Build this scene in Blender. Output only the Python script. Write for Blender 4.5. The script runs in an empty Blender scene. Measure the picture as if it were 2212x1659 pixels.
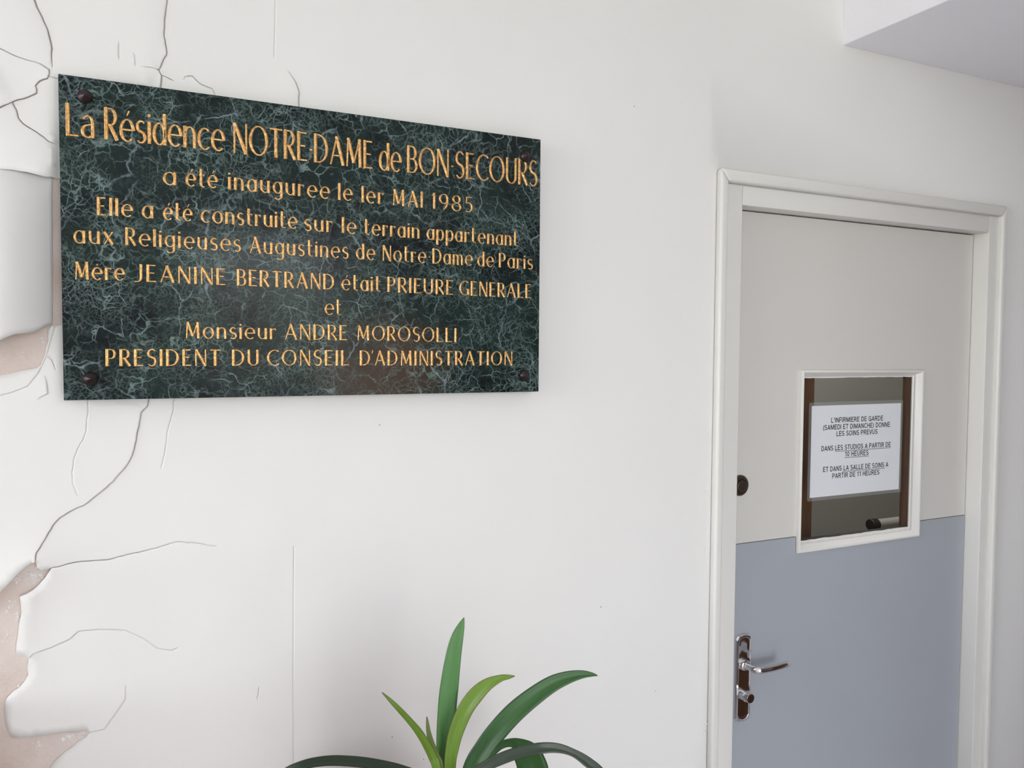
import bpy, bmesh, math, random
from mathutils import Vector, Matrix, noise
from mathutils.geometry import delaunay_2d_cdt

C = bpy.context.scene.collection
scene = bpy.context.scene
PI = math.pi
random.seed(7)

# ------------------------------------------------------------------ camera
FPX, YAW, PITCH, ROLL = 1708.04, 0.446706, -0.042837, 0.006743
CAM = Vector((0.0, -1.29, 1.72))
FWD = Vector((math.sin(YAW) * math.cos(PITCH), math.cos(YAW) * math.cos(PITCH), math.sin(PITCH)))
_r = Vector((math.cos(YAW), -math.sin(YAW), 0))
_u = _r.cross(FWD)
RGT = _r * math.cos(ROLL) + _u * math.sin(ROLL)
UPV = -_r * math.sin(ROLL) + _u * math.cos(ROLL)
cam_data = bpy.data.cameras.new('camera')
cam = bpy.data.objects.new('camera', cam_data)
C.objects.link(cam)
cam_data.sensor_width = 36.0
cam_data.lens = FPX / 2212 * 36.0
cam_data.clip_start = 0.02
cam.matrix_world = Matrix(((RGT.x, UPV.x, -FWD.x, CAM.x), (RGT.y, UPV.y, -FWD.y, CAM.y), (RGT.z, UPV.z, -FWD.z, CAM.z), (0, 0, 0, 1)))
scene.camera = cam


def at(px, py, Y):
    """point of the plane y = Y seen at this place of the photograph"""
    d = RGT * ((px - 1106) / FPX) - UPV * ((py - 829.5) / FPX) + FWD
    return CAM + d * ((Y - CAM.y) / d.y)


def W(px, py):
    p = at(px, py, 0.0)
    return (p.x, p.z)


# ------------------------------------------------------------------ world, daylight, exposure
scene.view_settings.view_transform = 'Standard'
scene.view_settings.look = 'None'
scene.view_settings.gamma = 1.0
scene.view_settings.use_curve_mapping = False
scene.view_settings.exposure = 0.0
scene.cycles.max_bounces = 10
scene.cycles.diffuse_bounces = 6
scene.cycles.transparent_max_bounces = 12
scene.cycles.caustics_reflective = False
scene.cycles.caustics_refractive = False
scene.cycles.sample_clamp_indirect = 6.0

WIN_X, WIN_Y0, WIN_Y1, WIN_Z0, WIN_Z1 = -5.0, -2.8, -0.10, 0.40, 2.82
world = bpy.data.worlds.new('daylight')
scene.world = world
world.use_nodes = True
nt = world.node_tree
nt.nodes.clear()
tc = nt.nodes.new('ShaderNodeTexCoord')
sp = nt.nodes.new('ShaderNodeSeparateXYZ')
rp = nt.nodes.new('ShaderNodeValToRGB')
mr = nt.nodes.new('ShaderNodeMapRange')
mr.inputs['From Min'].default_value = -1
mr.inputs['From Max'].default_value = 1
el = rp.color_ramp.elements
el[0].position = 0.0
el[0].color = (0.24, 0.235, 0.20, 1)
el[1].position = 1.0
el[1].color = (0.82, 0.92, 1.16, 1)
e = el.new(0.47); e.color = (0.42, 0.42, 0.36, 1)
e = el.new(0.53); e.color = (0.97, 0.99, 1.02, 1)
e = el.new(0.70); e.color = (0.92, 0.97, 1.10, 1)
bg = nt.nodes.new('ShaderNodeBackground')
bg.inputs['Strength'].default_value = 10.6
wo = nt.nodes.new('ShaderNodeOutputWorld')
nt.links.new(tc.outputs['Generated'], sp.inputs[0])
nt.links.new(sp.outputs['Z'], mr.inputs['Value'])
nt.links.new(mr.outputs['Result'], rp.inputs['Fac'])
nt.links.new(rp.outputs['Color'], bg.inputs['Color'])
nt.links.new(bg.outputs[0], wo.inputs[0])


def portal(name, loc, rot, sx, sy):
    l = bpy.data.lights.new(name, 'AREA')
    l.shape = 'RECTANGLE'
    l.size, l.size_y = sx, sy
    l.cycles.is_portal = True
    o = bpy.data.objects.new(name, l)
    o.location = loc
    o.rotation_euler = rot
    C.objects.link(o)
    return o


portal('window_daylight', (WIN_X - 0.01, (WIN_Y0 + WIN_Y1) / 2, (WIN_Z0 + WIN_Z1) / 2), (0, -PI / 2, 0), WIN_Z1 - WIN_Z0, WIN_Y1 - WIN_Y0)


def lamp(name, loc, rot, sx, sy, power, col):
    l = bpy.data.lights.new(name, 'AREA')
    l.shape = 'RECTANGLE'
    l.size, l.size_y = sx, sy
    l.energy = power
    l.color = col
    o = bpy.data.objects.new(name, l)
    o.location = loc
    o.rotation_euler = rot
    C.objects.link(o)
    return o


FW_X0, FW_X1, FW_Z0, FW_Z1, XR, YF, ZC = -0.3, 1.6, 0.15, 2.7, 3.3, -5.2, 2.85   # added opening in the unseen front wall, lets in frontal fill
portal('front_fill_daylight', ((FW_X0 + FW_X1) / 2, YF - 0.01, (FW_Z0 + FW_Z1) / 2), (PI / 2, 0, 0), FW_X1 - FW_X0, FW_Z1 - FW_Z0)


# ------------------------------------------------------------------ helpers
def tag(o, label=None, cat=None, group=None, kind=None):
    if label: o['label'] = label
    if cat: o['category'] = cat
    if group: o['group'] = group
    if kind: o['kind'] = kind
    return o


def empty(name, loc, rotz=0):
    o = bpy.data.objects.new(name, None)
    o.empty_display_size = 0.05
    o.location = loc
    o.rotation_euler = (0, 0, rotz)
    C.objects.link(o)
    return o


def obj(name, bm, mats, parent=None, smooth=False, bevel=0.0, angle=0.6):
    me = bpy.data.meshes.new(name)
    bm.normal_update()
    bm.to_mesh(me)
    bm.free()
    for m in (mats if isinstance(mats, (list, tuple)) else [mats]):
        me.materials.append(m)
    o = bpy.data.objects.new(name, me)
    C.objects.link(o)
    if smooth:
        for p in me.polygons: p.use_smooth = True
        try:
            me.set_sharp_from_angle(angle=angle)
        except Exception:
            pass
    if parent:
        o.parent = parent
        o.matrix_parent_inverse = Matrix.Translation(-parent.location)
    if bevel:
        b = o.modifiers.new('bevel', 'BEVEL')
        b.width = bevel
        b.segments = 3
        b.limit_method = 'ANGLE'
        b.angle_limit = 0.6
        for p in me.polygons: p.use_smooth = True
        try:
            me.set_sharp_from_angle(angle=2.5)
        except Exception:
            pass
    return o


def add_box(bm, x0, x1, y0, y1, z0, z1, mi=0):
    v = [bm.verts.new((x, y, z)) for x in (x0, x1) for y in (y0, y1) for z in (z0, z1)]
    for f in ((0, 1, 3, 2), (4, 6, 7, 5), (0, 4, 5, 1), (2, 3, 7, 6), (0, 2, 6, 4), (1, 5, 7, 3)):
        fc = bm.faces.new([v[i] for i in f])
        fc.material_index = mi
    return v


def add_prism(bm, pts, y0, y1, mi=0):
    """outline in x,z pushed from y0 (front) to y1 (back)"""
    a = [bm.verts.new((x, y0, z)) for x, z in pts]
    b = [bm.verts.new((x, y1, z)) for x, z in pts]
    n = len(pts)
    fs = [bm.faces.new(a), bm.faces.new(b[::-1])]
    for i in range(n):
        fs.append(bm.faces.new((a[i], b[i], b[(i + 1) % n], a[(i + 1) % n])))
    for f in fs: f.material_index = mi
    bmesh.ops.recalc_face_normals(bm, faces=bm.faces[:])


def add_lathe(bm, prof, origin, axis, seg=32, sx=1.0, sz=1.0):
    """profile [(radius, distance along axis)] turned about the axis"""
    axis = Vector(axis).normalized()
    ref = Vector((0, 0, 1)) if abs(axis.z) < 0.9 else Vector((1, 0, 0))
    a = axis.cross(ref).normalized()
    b = a.cross(axis)
    rings = []
    for r, h in prof:
        ring = []
        for i in range(seg):
            t = 2 * PI * i / seg
            ring.append(bm.verts.new(Vector(origin) + axis * h + (a * math.cos(t) * sx + b * math.sin(t) * sz) * max(r, 1e-5)))
        rings.append(ring)
    for r0, r1 in zip(rings, rings[1:]):
        for i in range(seg):
            bm.faces.new((r0[i], r0[(i + 1) % seg], r1[(i + 1) % seg], r1[i]))
    bm.faces.new(rings[0])
    bm.faces.new(rings[-1][::-1])
    bmesh.ops.recalc_face_normals(bm, faces=bm.faces[:])


def add_tube(bm, pts, radii, seg=20, flat=1.0):
    """a rounded bar along pts"""
    rings = []
    n = len(pts)
    up = Vector((0, 0, 1))
    for i, p in enumerate(pts):
        t = (Vector(pts[min(i + 1, n - 1)]) - Vector(pts[max(i - 1, 0)])).normalized()
        s = t.cross(up)
        if s.length < 1e-4: s = t.cross(Vector((0, 1, 0)))
        s.normalize()
        u = s.cross(t)
        rings.append([bm.verts.new(Vector(p) + (s * math.cos(2 * PI * k / seg) * flat + u * math.sin(2 * PI * k / seg)) * radii[i]) for k in range(seg)])
    for a, b in zip(rings, rings[1:]):
        for k in range(seg):
            bm.faces.new((a[k], a[(k + 1) % seg], b[(k + 1) % seg], b[k]))
    bm.faces.new(rings[0][::-1])
    bm.faces.new(rings[-1])
    bmesh.ops.recalc_face_normals(bm, faces=bm.faces[:])


# ------------------------------------------------------------------ materials
def srgb(r, g, b):
    f = lambda c: (c / 255 / 12.92) if c / 255 <= 0.04045 else ((c / 255 + 0.055) / 1.055) ** 2.4
    return (f(r), f(g), f(b), 1)


def mat(name, col, rough=0.5, metal=0.0, spec=0.5):
    m = bpy.data.materials.new(name)
    m.use_nodes = True
    b = m.node_tree.nodes['Principled BSDF']
    b.inputs['Base Color'].default_value = col
    b.inputs['Roughness'].default_value = rough
    b.inputs['Metallic'].default_value = metal
    b.inputs['Specular IOR Level'].default_value = spec
    return m


def N(m, kind, **kw):
    n = m.node_tree.nodes.new(kind)
    for k, v in kw.items():
        if hasattr(n, k):
            setattr(n, k, v)
        else:
            n.inputs[k.replace('_', ' ')].default_value = v
    return n


def L(m, a, b):
    m.node_tree.links.new(a, b)


def bsdf(m):
    return m.node_tree.nodes['Principled BSDF']


def objco(m):
    return N(m, 'ShaderNodeTexCoord').outputs['Object']


def mixc(m, fac, a, b, blend='MIX'):
    n = N(m, 'ShaderNodeMix', data_type='RGBA', blend_type=blend)
    for s, v in ((n.inputs['Factor'], fac), (n.inputs[6], a), (n.inputs[7], b)):
        if hasattr(v, 'is_linked'):
            L(m, v, s)
        else:
            s.default_value = v
    return n.outputs[2]


def ramp(m, src, *stops):
    n = N(m, 'ShaderNodeValToRGB')
    e = n.color_ramp.elements
    while len(e) < len(stops): e.new(0.5)
    for k, (p, c) in zip(e, stops):
        k.position = p
        k.color = c if len(c) == 4 else (*c, 1)
    L(m, src, n.inputs['Fac'])
    return n.outputs['Color']


def bump(m, height, strength, dist=0.001):
    b = N(m, 'ShaderNodeBump', Strength=strength, Distance=dist)
    L(m, height, b.inputs['Height'])
    L(m, b.outputs['Normal'], bsdf(m).inputs['Normal'])


def painted(name, col, rough=0.5, grain=220, strength=0.12, tint=0.03, spec=0.4):
    m = mat(name, col, rough, spec=spec)
    co = objco(m)
    n1 = N(m, 'ShaderNodeTexNoise', Scale=3.0, Detail=4.0)
    L(m, co, n1.inputs['Vector'])
    c = ramp(m, n1.outputs['Fac'], (0.3, tuple(x * (1 - tint) for x in col[:3])), (0.7, tuple(min(1, x * (1 + tint)) for x in col[:3])))
    L(m, c, bsdf(m).inputs['Base Color'])
    n2 = N(m, 'ShaderNodeTexNoise', Scale=float(grain), Detail=3.0)
    L(m, co, n2.inputs['Vector'])
    bump(m, n2.outputs['Fac'], strength)
    return m


WALL = painted('wall_paint', (0.80, 0.793, 0.768, 1), 0.55, 160, 0.10, 0.008)
BEAM = painted('beam_paint', (0.88, 0.875, 0.905, 1), 0.6, 160, 0.08, 0.01)
CEIL = painted('ceiling_paint', (0.82, 0.82, 0.82, 1), 0.7, 120, 0.08, 0.01)
TRIM = painted('trim_gloss_paint', (0.745, 0.735, 0.695, 1), 0.32, 90, 0.05, 0.012)
DOORP = painted('door_paint', (0.66, 0.645, 0.605, 1), 0.40, 140, 0.05, 0.012)
GREY = painted('grey_laminate', (0.375, 0.40, 0.435, 1), 0.36, 200, 0.04, 0.02)
FLOOR = painted('floor_tile', (0.54, 0.52, 0.56, 1), 0.35, 30, 0.04, 0.1)
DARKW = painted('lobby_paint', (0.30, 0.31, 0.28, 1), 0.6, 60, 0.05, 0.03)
CHROME = mat('chrome', (0.78, 0.77, 0.77, 1), 0.10, 1.0)
BLACK = mat('keyhole_black', (0.006, 0.006, 0.006, 1), 0.6)
INK = mat('printer_ink', (0.012, 0.012, 0.015, 1), 0.6)
PAPER = painted('paper', (0.87, 0.88, 0.93, 1), 0.6, 400, 0.03, 0.006)


def wood(name, c0, c1, rough=0.4, axis='Z'):
    m = mat(name, c0, rough)
    mp = N(m, 'ShaderNodeMapping')
    mp.inputs['Scale'].default_value = (14, 14, 1.2) if axis == 'Z' else (14, 1.2, 14)
    L(m, objco(m), mp.inputs['Vector'])
    n = N(m, 'ShaderNodeTexNoise', Scale=2.2, Detail=8.0, Distortion=1.2)
    L(m, mp.outputs[0], n.inputs['Vector'])
    L(m, ramp(m, n.outputs['Fac'], (0.3, c0), (0.7, c1)), bsdf(m).inputs['Base Color'])
    bump(m, n.outputs['Fac'], 0.1)
    return m


BROWN = wood('brown_wood', (0.085, 0.036, 0.018, 1), (0.15, 0.07, 0.035, 1))
OAK = wood('sill_wood', (0.20, 0.095, 0.045, 1), (0.30, 0.15, 0.075, 1), 0.4, 'Y')


def plaster_mat():
    m = mat('bare_plaster', (0.72, 0.62, 0.56, 1), 0.8, spec=0.2)
    co = objco(m)
    n = N(m, 'ShaderNodeTexNoise', Scale=9.0, Detail=6.0)
    L(m, co, n.inputs['Vector'])
    c = ramp(m, n.outputs['Fac'], (0.3, (0.62, 0.505, 0.44)), (0.5, (0.72, 0.625, 0.57)), (0.72, (0.78, 0.72, 0.68)))
    L(m, c, bsdf(m).inputs['Base Color'])
    n2 = N(m, 'ShaderNodeTexNoise', Scale=70.0, Detail=8.0, Roughness=0.65)
    L(m, co, n2.inputs['Vector'])
    bump(m, n2.outputs['Fac'], 0.8, 0.004)
    return m


PLASTER = plaster_mat()


def marble_mat():
    m = mat('green_marble', (0.02, 0.03, 0.03, 1), 0.2, spec=0.10)
    co = objco(m)
    # warped coordinates
    wn = N(m, 'ShaderNodeTexNoise', Scale=9.0, Detail=4.0)
    L(m, co, wn.inputs['Vector'])
    wn2 = N(m, 'ShaderNodeTexNoise', Scale=55.0, Detail=3.0)
    L(m, co, wn2.inputs['Vector'])

    def warp(src, amt, noise_node):
        s = N(m, 'ShaderNodeVectorMath', operation='SUBTRACT')
        L(m, noise_node.outputs['Color'], s.inputs[0])
        s.inputs[1].default_value = (0.5, 0.5, 0.5)
        k = N(m, 'ShaderNodeVectorMath', operation='SCALE')
        k.inputs['Scale'].default_value = amt
        L(m, s.outputs[0], k.inputs[0])
        a = N(m, 'ShaderNodeVectorMath', operation='ADD')
        L(m, src, a.inputs[0])
        L(m, k.outputs[0], a.inputs[1])
        return a.outputs[0]

    w1 = warp(warp(co, 0.06, wn), 0.017, wn2)

    def veins(scale, width, vec):
        v = N(m, 'ShaderNodeTexVoronoi', feature='DISTANCE_TO_EDGE', Scale=scale)
        L(m, vec, v.inputs['Vector'])
        r = N(m, 'ShaderNodeMapRange', interpolation_type='SMOOTHSTEP')
        r.inputs['From Min'].default_value = 0.0
        r.inputs['From Max'].default_value = width
        r.inputs['To Min'].default_value = 1.0
        r.inputs['To Max'].default_value = 0.0
        L(m, v.outputs['Distance'], r.inputs['Value'])
        return r.outputs['Result']

    def mask(scale, lo, hi, off):
        mp = N(m, 'ShaderNodeMapping')
        mp.inputs['Location'].default_value = (off, off * 0.7, -off)
        L(m, co, mp.inputs['Vector'])
        n = N(m, 'ShaderNodeTexNoise', Scale=scale, Detail=5.0, Roughness=0.6)
        L(m, mp.outputs[0], n.inputs['Vector'])
        r = N(m, 'ShaderNodeMapRange')
        r.inputs['From Min'].default_value = lo
        r.inputs['From Max'].default_value = hi
        L(m, n.outputs['Fac'], r.inputs['Value'])
        return r.outputs['Result']

    def mul(a, b):
        n = N(m, 'ShaderNodeMath', operation='MULTIPLY')
        L(m, a, n.inputs[0])
        if hasattr(b, 'is_linked'): L(m, b, n.inputs[1])
        else: n.inputs[1].default_value = b
        return n.outputs[0]

    base = mixc(m, mask(8, 0.42, 0.58, 1.3), srgb(22, 25, 28), srgb(33, 45, 42))
    base = mixc(m, mask(22, 0.42, 0.75, 8.1), base, srgb(35, 48, 45))
    # brown clouding
    gx = N(m, 'ShaderNodeVectorMath', operation='DISTANCE')
    L(m, warp(co, 0.12, wn), gx.inputs[0])
    gx.inputs[1].default_value = (0.455, -0.034, 0.040)
    gr = N(m, 'ShaderNodeMapRange', interpolation_type='SMOOTHSTEP')
    gr.inputs['From Min'].default_value = 0.02
    gr.inputs['From Max'].default_value = 0.135
    gr.inputs['To Min'].default_value = 1.0
    gr.inputs['To Max'].default_value = 0.0
    L(m, gx.outputs['Value'], gr.inputs['Value'])
    base = mixc(m, gr.outputs['Result'], base, srgb(72, 60, 51))
    fl = N(m, 'ShaderNodeTexNoise', Scale=95.0, Detail=9.0, Roughness=0.7, Distortion=0.6)
    L(m, w1, fl.inputs['Vector'])
    fr = N(m, 'ShaderNodeMapRange')
    fr.inputs['From Min'].default_value = 0.55
    fr.inputs['From Max'].default_value = 0.70
    L(m, fl.outputs['Fac'], fr.inputs['Value'])
    base = mixc(m, mul(fr.outputs['Result'], mul(mask(11, 0.38, 0.60, 3.7), 0.8)), base, srgb(84, 106, 101))
    c = base
    c = mixc(m, mul(veins(150, 0.13, w1), mul(mask(15, 0.42, 0.66, 4.4), 0.65)), c, srgb(94, 112, 106))
    c = mixc(m, mul(veins(80, 0.07, w1), mul(mask(13, 0.43, 0.64, 2.2), 0.85)), c, srgb(110, 130, 125))
    c = mixc(m, mul(veins(34, 0.040, w1), mul(mask(24, 0.44, 0.62, 6.0), 0.9)), c, srgb(122, 141, 139))
    c = mixc(m, mul(veins(12, 0.022, w1), mul(mask(14, 0.50, 0.66, 9.0), 0.9)), c, srgb(130, 146, 152))
    L(m, c, bsdf(m).inputs['Base Color'])
    return m


MARBLE = marble_mat()


def gold_mat():
    m = mat('gold_leaf', (0.80, 0.50, 0.19, 1), 0.36, 0.75)
    co = objco(m)
    n = N(m, 'ShaderNodeTexNoise', Scale=260.0, Detail=4.0)
    L(m, co, n.inputs['Vector'])
    L(m, ramp(m, n.outputs['Fac'], (0.3, (0.36, 0.175, 0.05)), (0.5, (0.56, 0.315, 0.115)), (0.72, (0.80, 0.53, 0.25))), bsdf(m).inputs['Base Color'])
    bump(m, n.outputs['Fac'], 0.5, 0.0008)
    return m


GOLD = gold_mat()
CAPM = mat('bronze_cap', (0.055, 0.04, 0.042, 1), 0.34, 0.85)
LOCKM = mat('dark_brass', (0.14, 0.105, 0.085, 1), 0.35, 0.9)


def glass_mat(name, tint, f0=0.022, rough=0.02, milk=0.0):
    m = bpy.data.materials.new(name)
    m.use_nodes = True
    t = m.node_tree
    t.nodes.clear()
    o = t.nodes.new('ShaderNodeOutputMaterial')
    mx = t.nodes.new('ShaderNodeMixShader')
    tr = t.nodes.new('ShaderNodeBsdfTransparent')
    tr.inputs['Color'].default_value = tint
    gl = t.nodes.new('ShaderNodeBsdfGlossy')
    gl.inputs['Roughness'].default_value = rough
    lw = t.nodes.new('ShaderNodeLayerWeight')
    pw = t.nodes.new('ShaderNodeMath')
    pw.operation = 'POWER'
    pw.inputs[1].default_value = 5.0
    ml = t.nodes.new('ShaderNodeMath')
    ml.operation = 'MULTIPLY_ADD'
    ml.inputs[1].default_value = 0.9
    ml.inputs[2].default_value = f0
    t.links.new(lw.outputs['Facing'], pw.inputs[0])
    t.links.new(pw.outputs[0], ml.inputs[0])
    t.links.new(ml.outputs[0], mx.inputs[0])
    t.links.new(tr.outputs[0], mx.inputs[1])
    t.links.new(gl.outputs[0], mx.inputs[2])
    if milk:
        df = t.nodes.new('ShaderNodeBsdfDiffuse')
        df.inputs['Color'].default_value = (0.75, 0.75, 0.76, 1)
        m2 = t.nodes.new('ShaderNodeMixShader')
        m2.inputs[0].default_value = milk
        t.links.new(mx.outputs[0], m2.inputs[1])
        t.links.new(df.outputs[0], m2.inputs[2])
        t.links.new(m2.outputs[0], o.inputs[0])
    else:
        t.links.new(mx.outputs[0], o.inputs[0])
    return m


GLASS = glass_mat('window_glass', (0.995, 0.998, 0.995, 1))
SLEEVE = glass_mat('plastic_sleeve', (0.992, 0.992, 0.992, 1), rough=0.2, milk=0.10)


def leaf_mat(name, dark, light, edge, rough=0.36):
    m = mat(name, dark, rough, spec=0.45)
    co = N(m, 'ShaderNodeTexCoord').outputs['UV']
    mp = N(m, 'ShaderNodeMapping')
    mp.inputs['Scale'].default_value = (26, 0.8, 1)
    L(m, co, mp.inputs['Vector'])
    n = N(m, 'ShaderNodeTexNoise', Scale=2.0, Detail=4.0)
    L(m, mp.outputs[0], n.inputs['Vector'])
    c = ramp(m, n.outputs['Fac'], (0.3, dark), (0.7, light))
    n3 = N(m, 'ShaderNodeTexNoise', Scale=5.0, Detail=3.0)
    L(m, co, n3.inputs['Vector'])
    c = mixc(m, ramp(m, n3.outputs['Fac'], (0.45, (0, 0, 0)), (0.75, (0.45, 0.45, 0.45))), c, light)
    # brown dry rim and tip
    sx = N(m, 'ShaderNodeSeparateXYZ')
    L(m, co, sx.inputs[0])
    a = N(m, 'ShaderNodeMath', operation='SUBTRACT')
    L(m, sx.outputs['X'], a.inputs[0])
    a.inputs[1].default_value = 0.5
    b = N(m, 'ShaderNodeMath', operation='ABSOLUTE')
    L(m, a.outputs[0], b.inputs[0])
    c = mixc(m, ramp(m, b.outputs[0], (0.46, (0, 0, 0)), (0.5, (0.8, 0.8, 0.8))), c, edge)
    c = mixc(m, ramp(m, sx.outputs['Y'], (0.93, (0, 0, 0)), (1.0, (0.8, 0.8, 0.8))), c, edge)
    L(m, c, bsdf(m).inputs['Base Color'])
    bump(m, n.outputs['Fac'], 0.25, 0.0006)
    bsdf(m).inputs['Subsurface Weight'].default_value = 0.0
    return m


LEAF_MID = leaf_mat('leaf_mid_green', (0.050, 0.155, 0.038, 1), (0.082, 0.205, 0.058, 1), (0.05, 0.05, 0.03, 1))
LEAF_YEL = leaf_mat('leaf_yellow_green', (0.085, 0.165, 0.018, 1), (0.150, 0.265, 0.022, 1), (0.12, 0.06, 0.03, 1))
LEAF_DRK = leaf_mat('leaf_dark_green', (0.018, 0.070, 0.014, 1), (0.032, 0.110, 0.022, 1), (0.02, 0.025, 0.02, 1))
LEAF_GRY = leaf_mat('leaf_old_green', (0.022, 0.036, 0.022, 1), (0.034, 0.052, 0.030, 1), (0.02, 0.018, 0.02, 1), 0.30)
LEAF_BUD = leaf_mat('leaf_bud', (0.07, 0.14, 0.03, 1), (0.16, 0.20, 0.06, 1), (0.12, 0.06, 0.04, 1))
TERRA = painted('terracotta', (0.42, 0.17, 0.09, 1), 0.75, 80, 0.2, 0.08)
SOIL = painted('soil', (0.035, 0.022, 0.014, 1), 0.9, 60, 0.8, 0.3)

# ------------------------------------------------------------------ the room shell
XL = WIN_X
DX0, DX1, DZ1 = 1.092, 1.985, 2.060           # hole of the door in the wall

bm = bmesh.new()
add_box(bm, XL, DX0, 0, 0.12, 0, ZC)
add_box(bm, DX1, XR, 0, 0.12, 0, ZC)
add_box(bm, DX0, DX1, 0, 0.12, DZ1, ZC)
wall_back = tag(obj('wall_back', bm, PLASTER), kind='structure')

bm = bmesh.new()
fx, fy = [XL - 0.1, 1.9, XR - 0.05, XR + 0.1], [YF - 0.1, -2.6, -0.9, 1.3]     # added brown field, unseen, for the handle plate to reflect
for i in range(3):
    for k in range(3):
        add_box(bm, fx[i], fx[i + 1], fy[k], fy[k + 1], -0.1, 0, 1 if (i == 1 and k == 1) else 0)
bmesh.ops.remove_doubles(bm, verts=bm.verts[:], dist=1e-5)
tag(obj('floor', bm, [FLOOR, BROWN]), kind='structure')
bm = bmesh.new()
add_box(bm, XL - 0.1, XR + 0.1, YF - 0.1, 1.3, ZC, ZC + 0.1)
tag(obj('ceiling', bm, CEIL), kind='structure')
bm = bmesh.new()
add_box(bm, XR, XR + 0.1, YF, 1.3, 0, ZC)
tag(obj('wall_right', bm, WALL), kind='structure')
bm = bmesh.new()
add_box(bm, XL, FW_X0, YF - 0.1, YF, 0, ZC)
add_box(bm, FW_X1, XR, YF - 0.1, YF, 0, ZC)
add_box(bm, FW_X0, FW_X1, YF - 0.1, YF, 0, FW_Z0)
add_box(bm, FW_X0, FW_X1, YF - 0.1, YF, FW_Z1, ZC)
tag(obj('wall_front', bm, WALL), kind='structure')
bm = bmesh.new()
add_box(bm, XL - 0.1, XL, YF, WIN_Y0, 0, ZC)
add_box(bm, XL - 0.1, XL, WIN_Y1, 0.12, 0, ZC)
add_box(bm, XL - 0.1, XL, WIN_Y0, WIN_Y1, 0, WIN_Z0)
add_box(bm, XL - 0.1, XL, WIN_Y0, WIN_Y1, WIN_Z1, ZC)
tag(obj('wall_left', bm, WALL), kind='structure')
# wooden ledge under the window, and the window's frame
bm = bmesh.new()
add_box(bm, -0.9, -0.195, -1.15, -0.004, 1.202, 1.2285)
add_box(bm, -0.88, -0.215, -0.58, -0.005, 0.0, 1.200)
tag(obj('trim_3', bm, OAK, bevel=0.004), kind='structure')
win = empty('window_1', (XL - 0.05, WIN_Y0, WIN_Z0))
tag(win, kind='structure')
bm = bmesh.new()
for a in ((WIN_Y0, WIN_Y0 + 0.05), (WIN_Y1 - 0.05, WIN_Y1)):
    add_box(bm, XL - 0.08, XL - 0.03, a[0], a[1], WIN_Z0, WIN_Z1)
add_box(bm, XL - 0.08, XL - 0.03, WIN_Y0 + 0.05, WIN_Y1 - 0.05, WIN_Z0, WIN_Z0 + 0.05)
add_box(bm, XL - 0.08, XL - 0.03, WIN_Y0 + 0.05, WIN_Y1 - 0.05, WIN_Z1 - 0.05, WIN_Z1)
obj('window_frame', bm, TRIM, win)
# dropped beam at the upper right
bc = at(1820, 98, 0.0)
bm = bmesh.new()
add_box(bm, bc.x, XR, YF, 0.0, bc.z, ZC)
tag(obj('trim_2', bm, BEAM, bevel=0.003), kind='structure')
# added unseen wall under the beam, blocks front daylight from the door
bm = bmesh.new()
add_box(bm, bc.x + 0.02, bc.x + 0.14, YF, -2.4, 0, bc.z)
tag(obj('wall_blocker', bm, WALL), kind='structure')
# added unseen brown slab for the chrome and the pane to reflect
bm = bmesh.new()
add_box(bm, XR - 0.05, XR - 0.001, -3.2, -1.2, 0, 2.3)
tag(obj('brown_reflector', bm, BROWN), kind='structure')
# dim lobby behind the door
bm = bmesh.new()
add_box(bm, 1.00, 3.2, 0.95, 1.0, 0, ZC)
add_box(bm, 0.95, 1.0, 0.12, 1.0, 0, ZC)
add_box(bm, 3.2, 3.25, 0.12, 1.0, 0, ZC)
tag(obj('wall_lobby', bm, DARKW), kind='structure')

# ------------------------------------------------------------------ the paint coat with its cracks and flakes
SKIN_Y = -0.0010
# (points in the photograph, gap, lift left, lift right, reach, blister left, blister right)
CR = []
LIFT = 0.4


def crack(pts, gap=0.0012, ll=0.0, lr=0.0, reach=0.035, bl=0.0, br=0.0, taper=(1, 1), breach=None):
    CR.append(dict(p=[W(*q) for q in pts], gap=gap, ll=ll * LIFT, lr=lr * LIFT, s=reach, bl=bl * LIFT, br=br * LIFT, taper=taper, bs=breach or reach))


# "left" is the left side when walking along the points
crack([(76, -40), (74, 0), (80, 17), (92, 40), (103, 65), (110, 92), (113, 107), (112, 130), (114, 145), (113, 152)], 0.0021, 0.0015, 0.004, 0.03, 0.0, 0.012, (0, 1), 0.05)
crack([(-60, 80), (0, 107), (30, 122), (60, 133), (87, 140), (98, 147), (107, 153), (107, 164), (105, 167), (103, 172), (86, 177), (77, 187), (80, 194), (80, 203), (60, 212), (40, 217), (27, 223), (0, 236), (-50, 262)], 0.0011, 0.001, 0.0045, 0.02, 0.0, 0.006, (0, 0), 0.05)
crack([(105, 167), (114, 169), (123, 171), (135, 172)], 0.0008, 0.0, 0.002, 0.02, taper=(0, 0))
crack([(28, 224), (37, 240), (41, 258), (52, 270), (75, 284), (95, 298), (106, 308), (125, 315)], 0.0016, 0.001, 0.003, 0.03, 0.0, 0.010, (0, 1), 0.05)
crack([(363, -40), (361, 0), (356, 40), (354, 80), (360, 112), (360, 120), (350, 138), (342, 153)], 0.0016, 0.001, 0.0035, 0.03, 0.0, 0.009, (0, 0), 0.045)
crack([(342, 153), (349, 165), (347, 185), (346, 200)], 0.0022, 0.0, 0.004, 0.02, taper=(0, 0))
crack([(342, 153), (330, 149), (315, 147), (300, 146)], 0.0008, 0.0015, 0.0, 0.02, taper=(0, 1))
crack([(349, 164), (358, 167), (369, 173), (378, 176)], 0.0012, 0.0015, 0.001, 0.02, taper=(0, 1))
crack([(388, 176), (398, 173), (399, 167), (415, 165), (432, 182), (445, 188), (458, 192), (463, 202), (470, 215)], 0.0006, 0.0008, 0.0, 0.012, taper=(1, 0))
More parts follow.
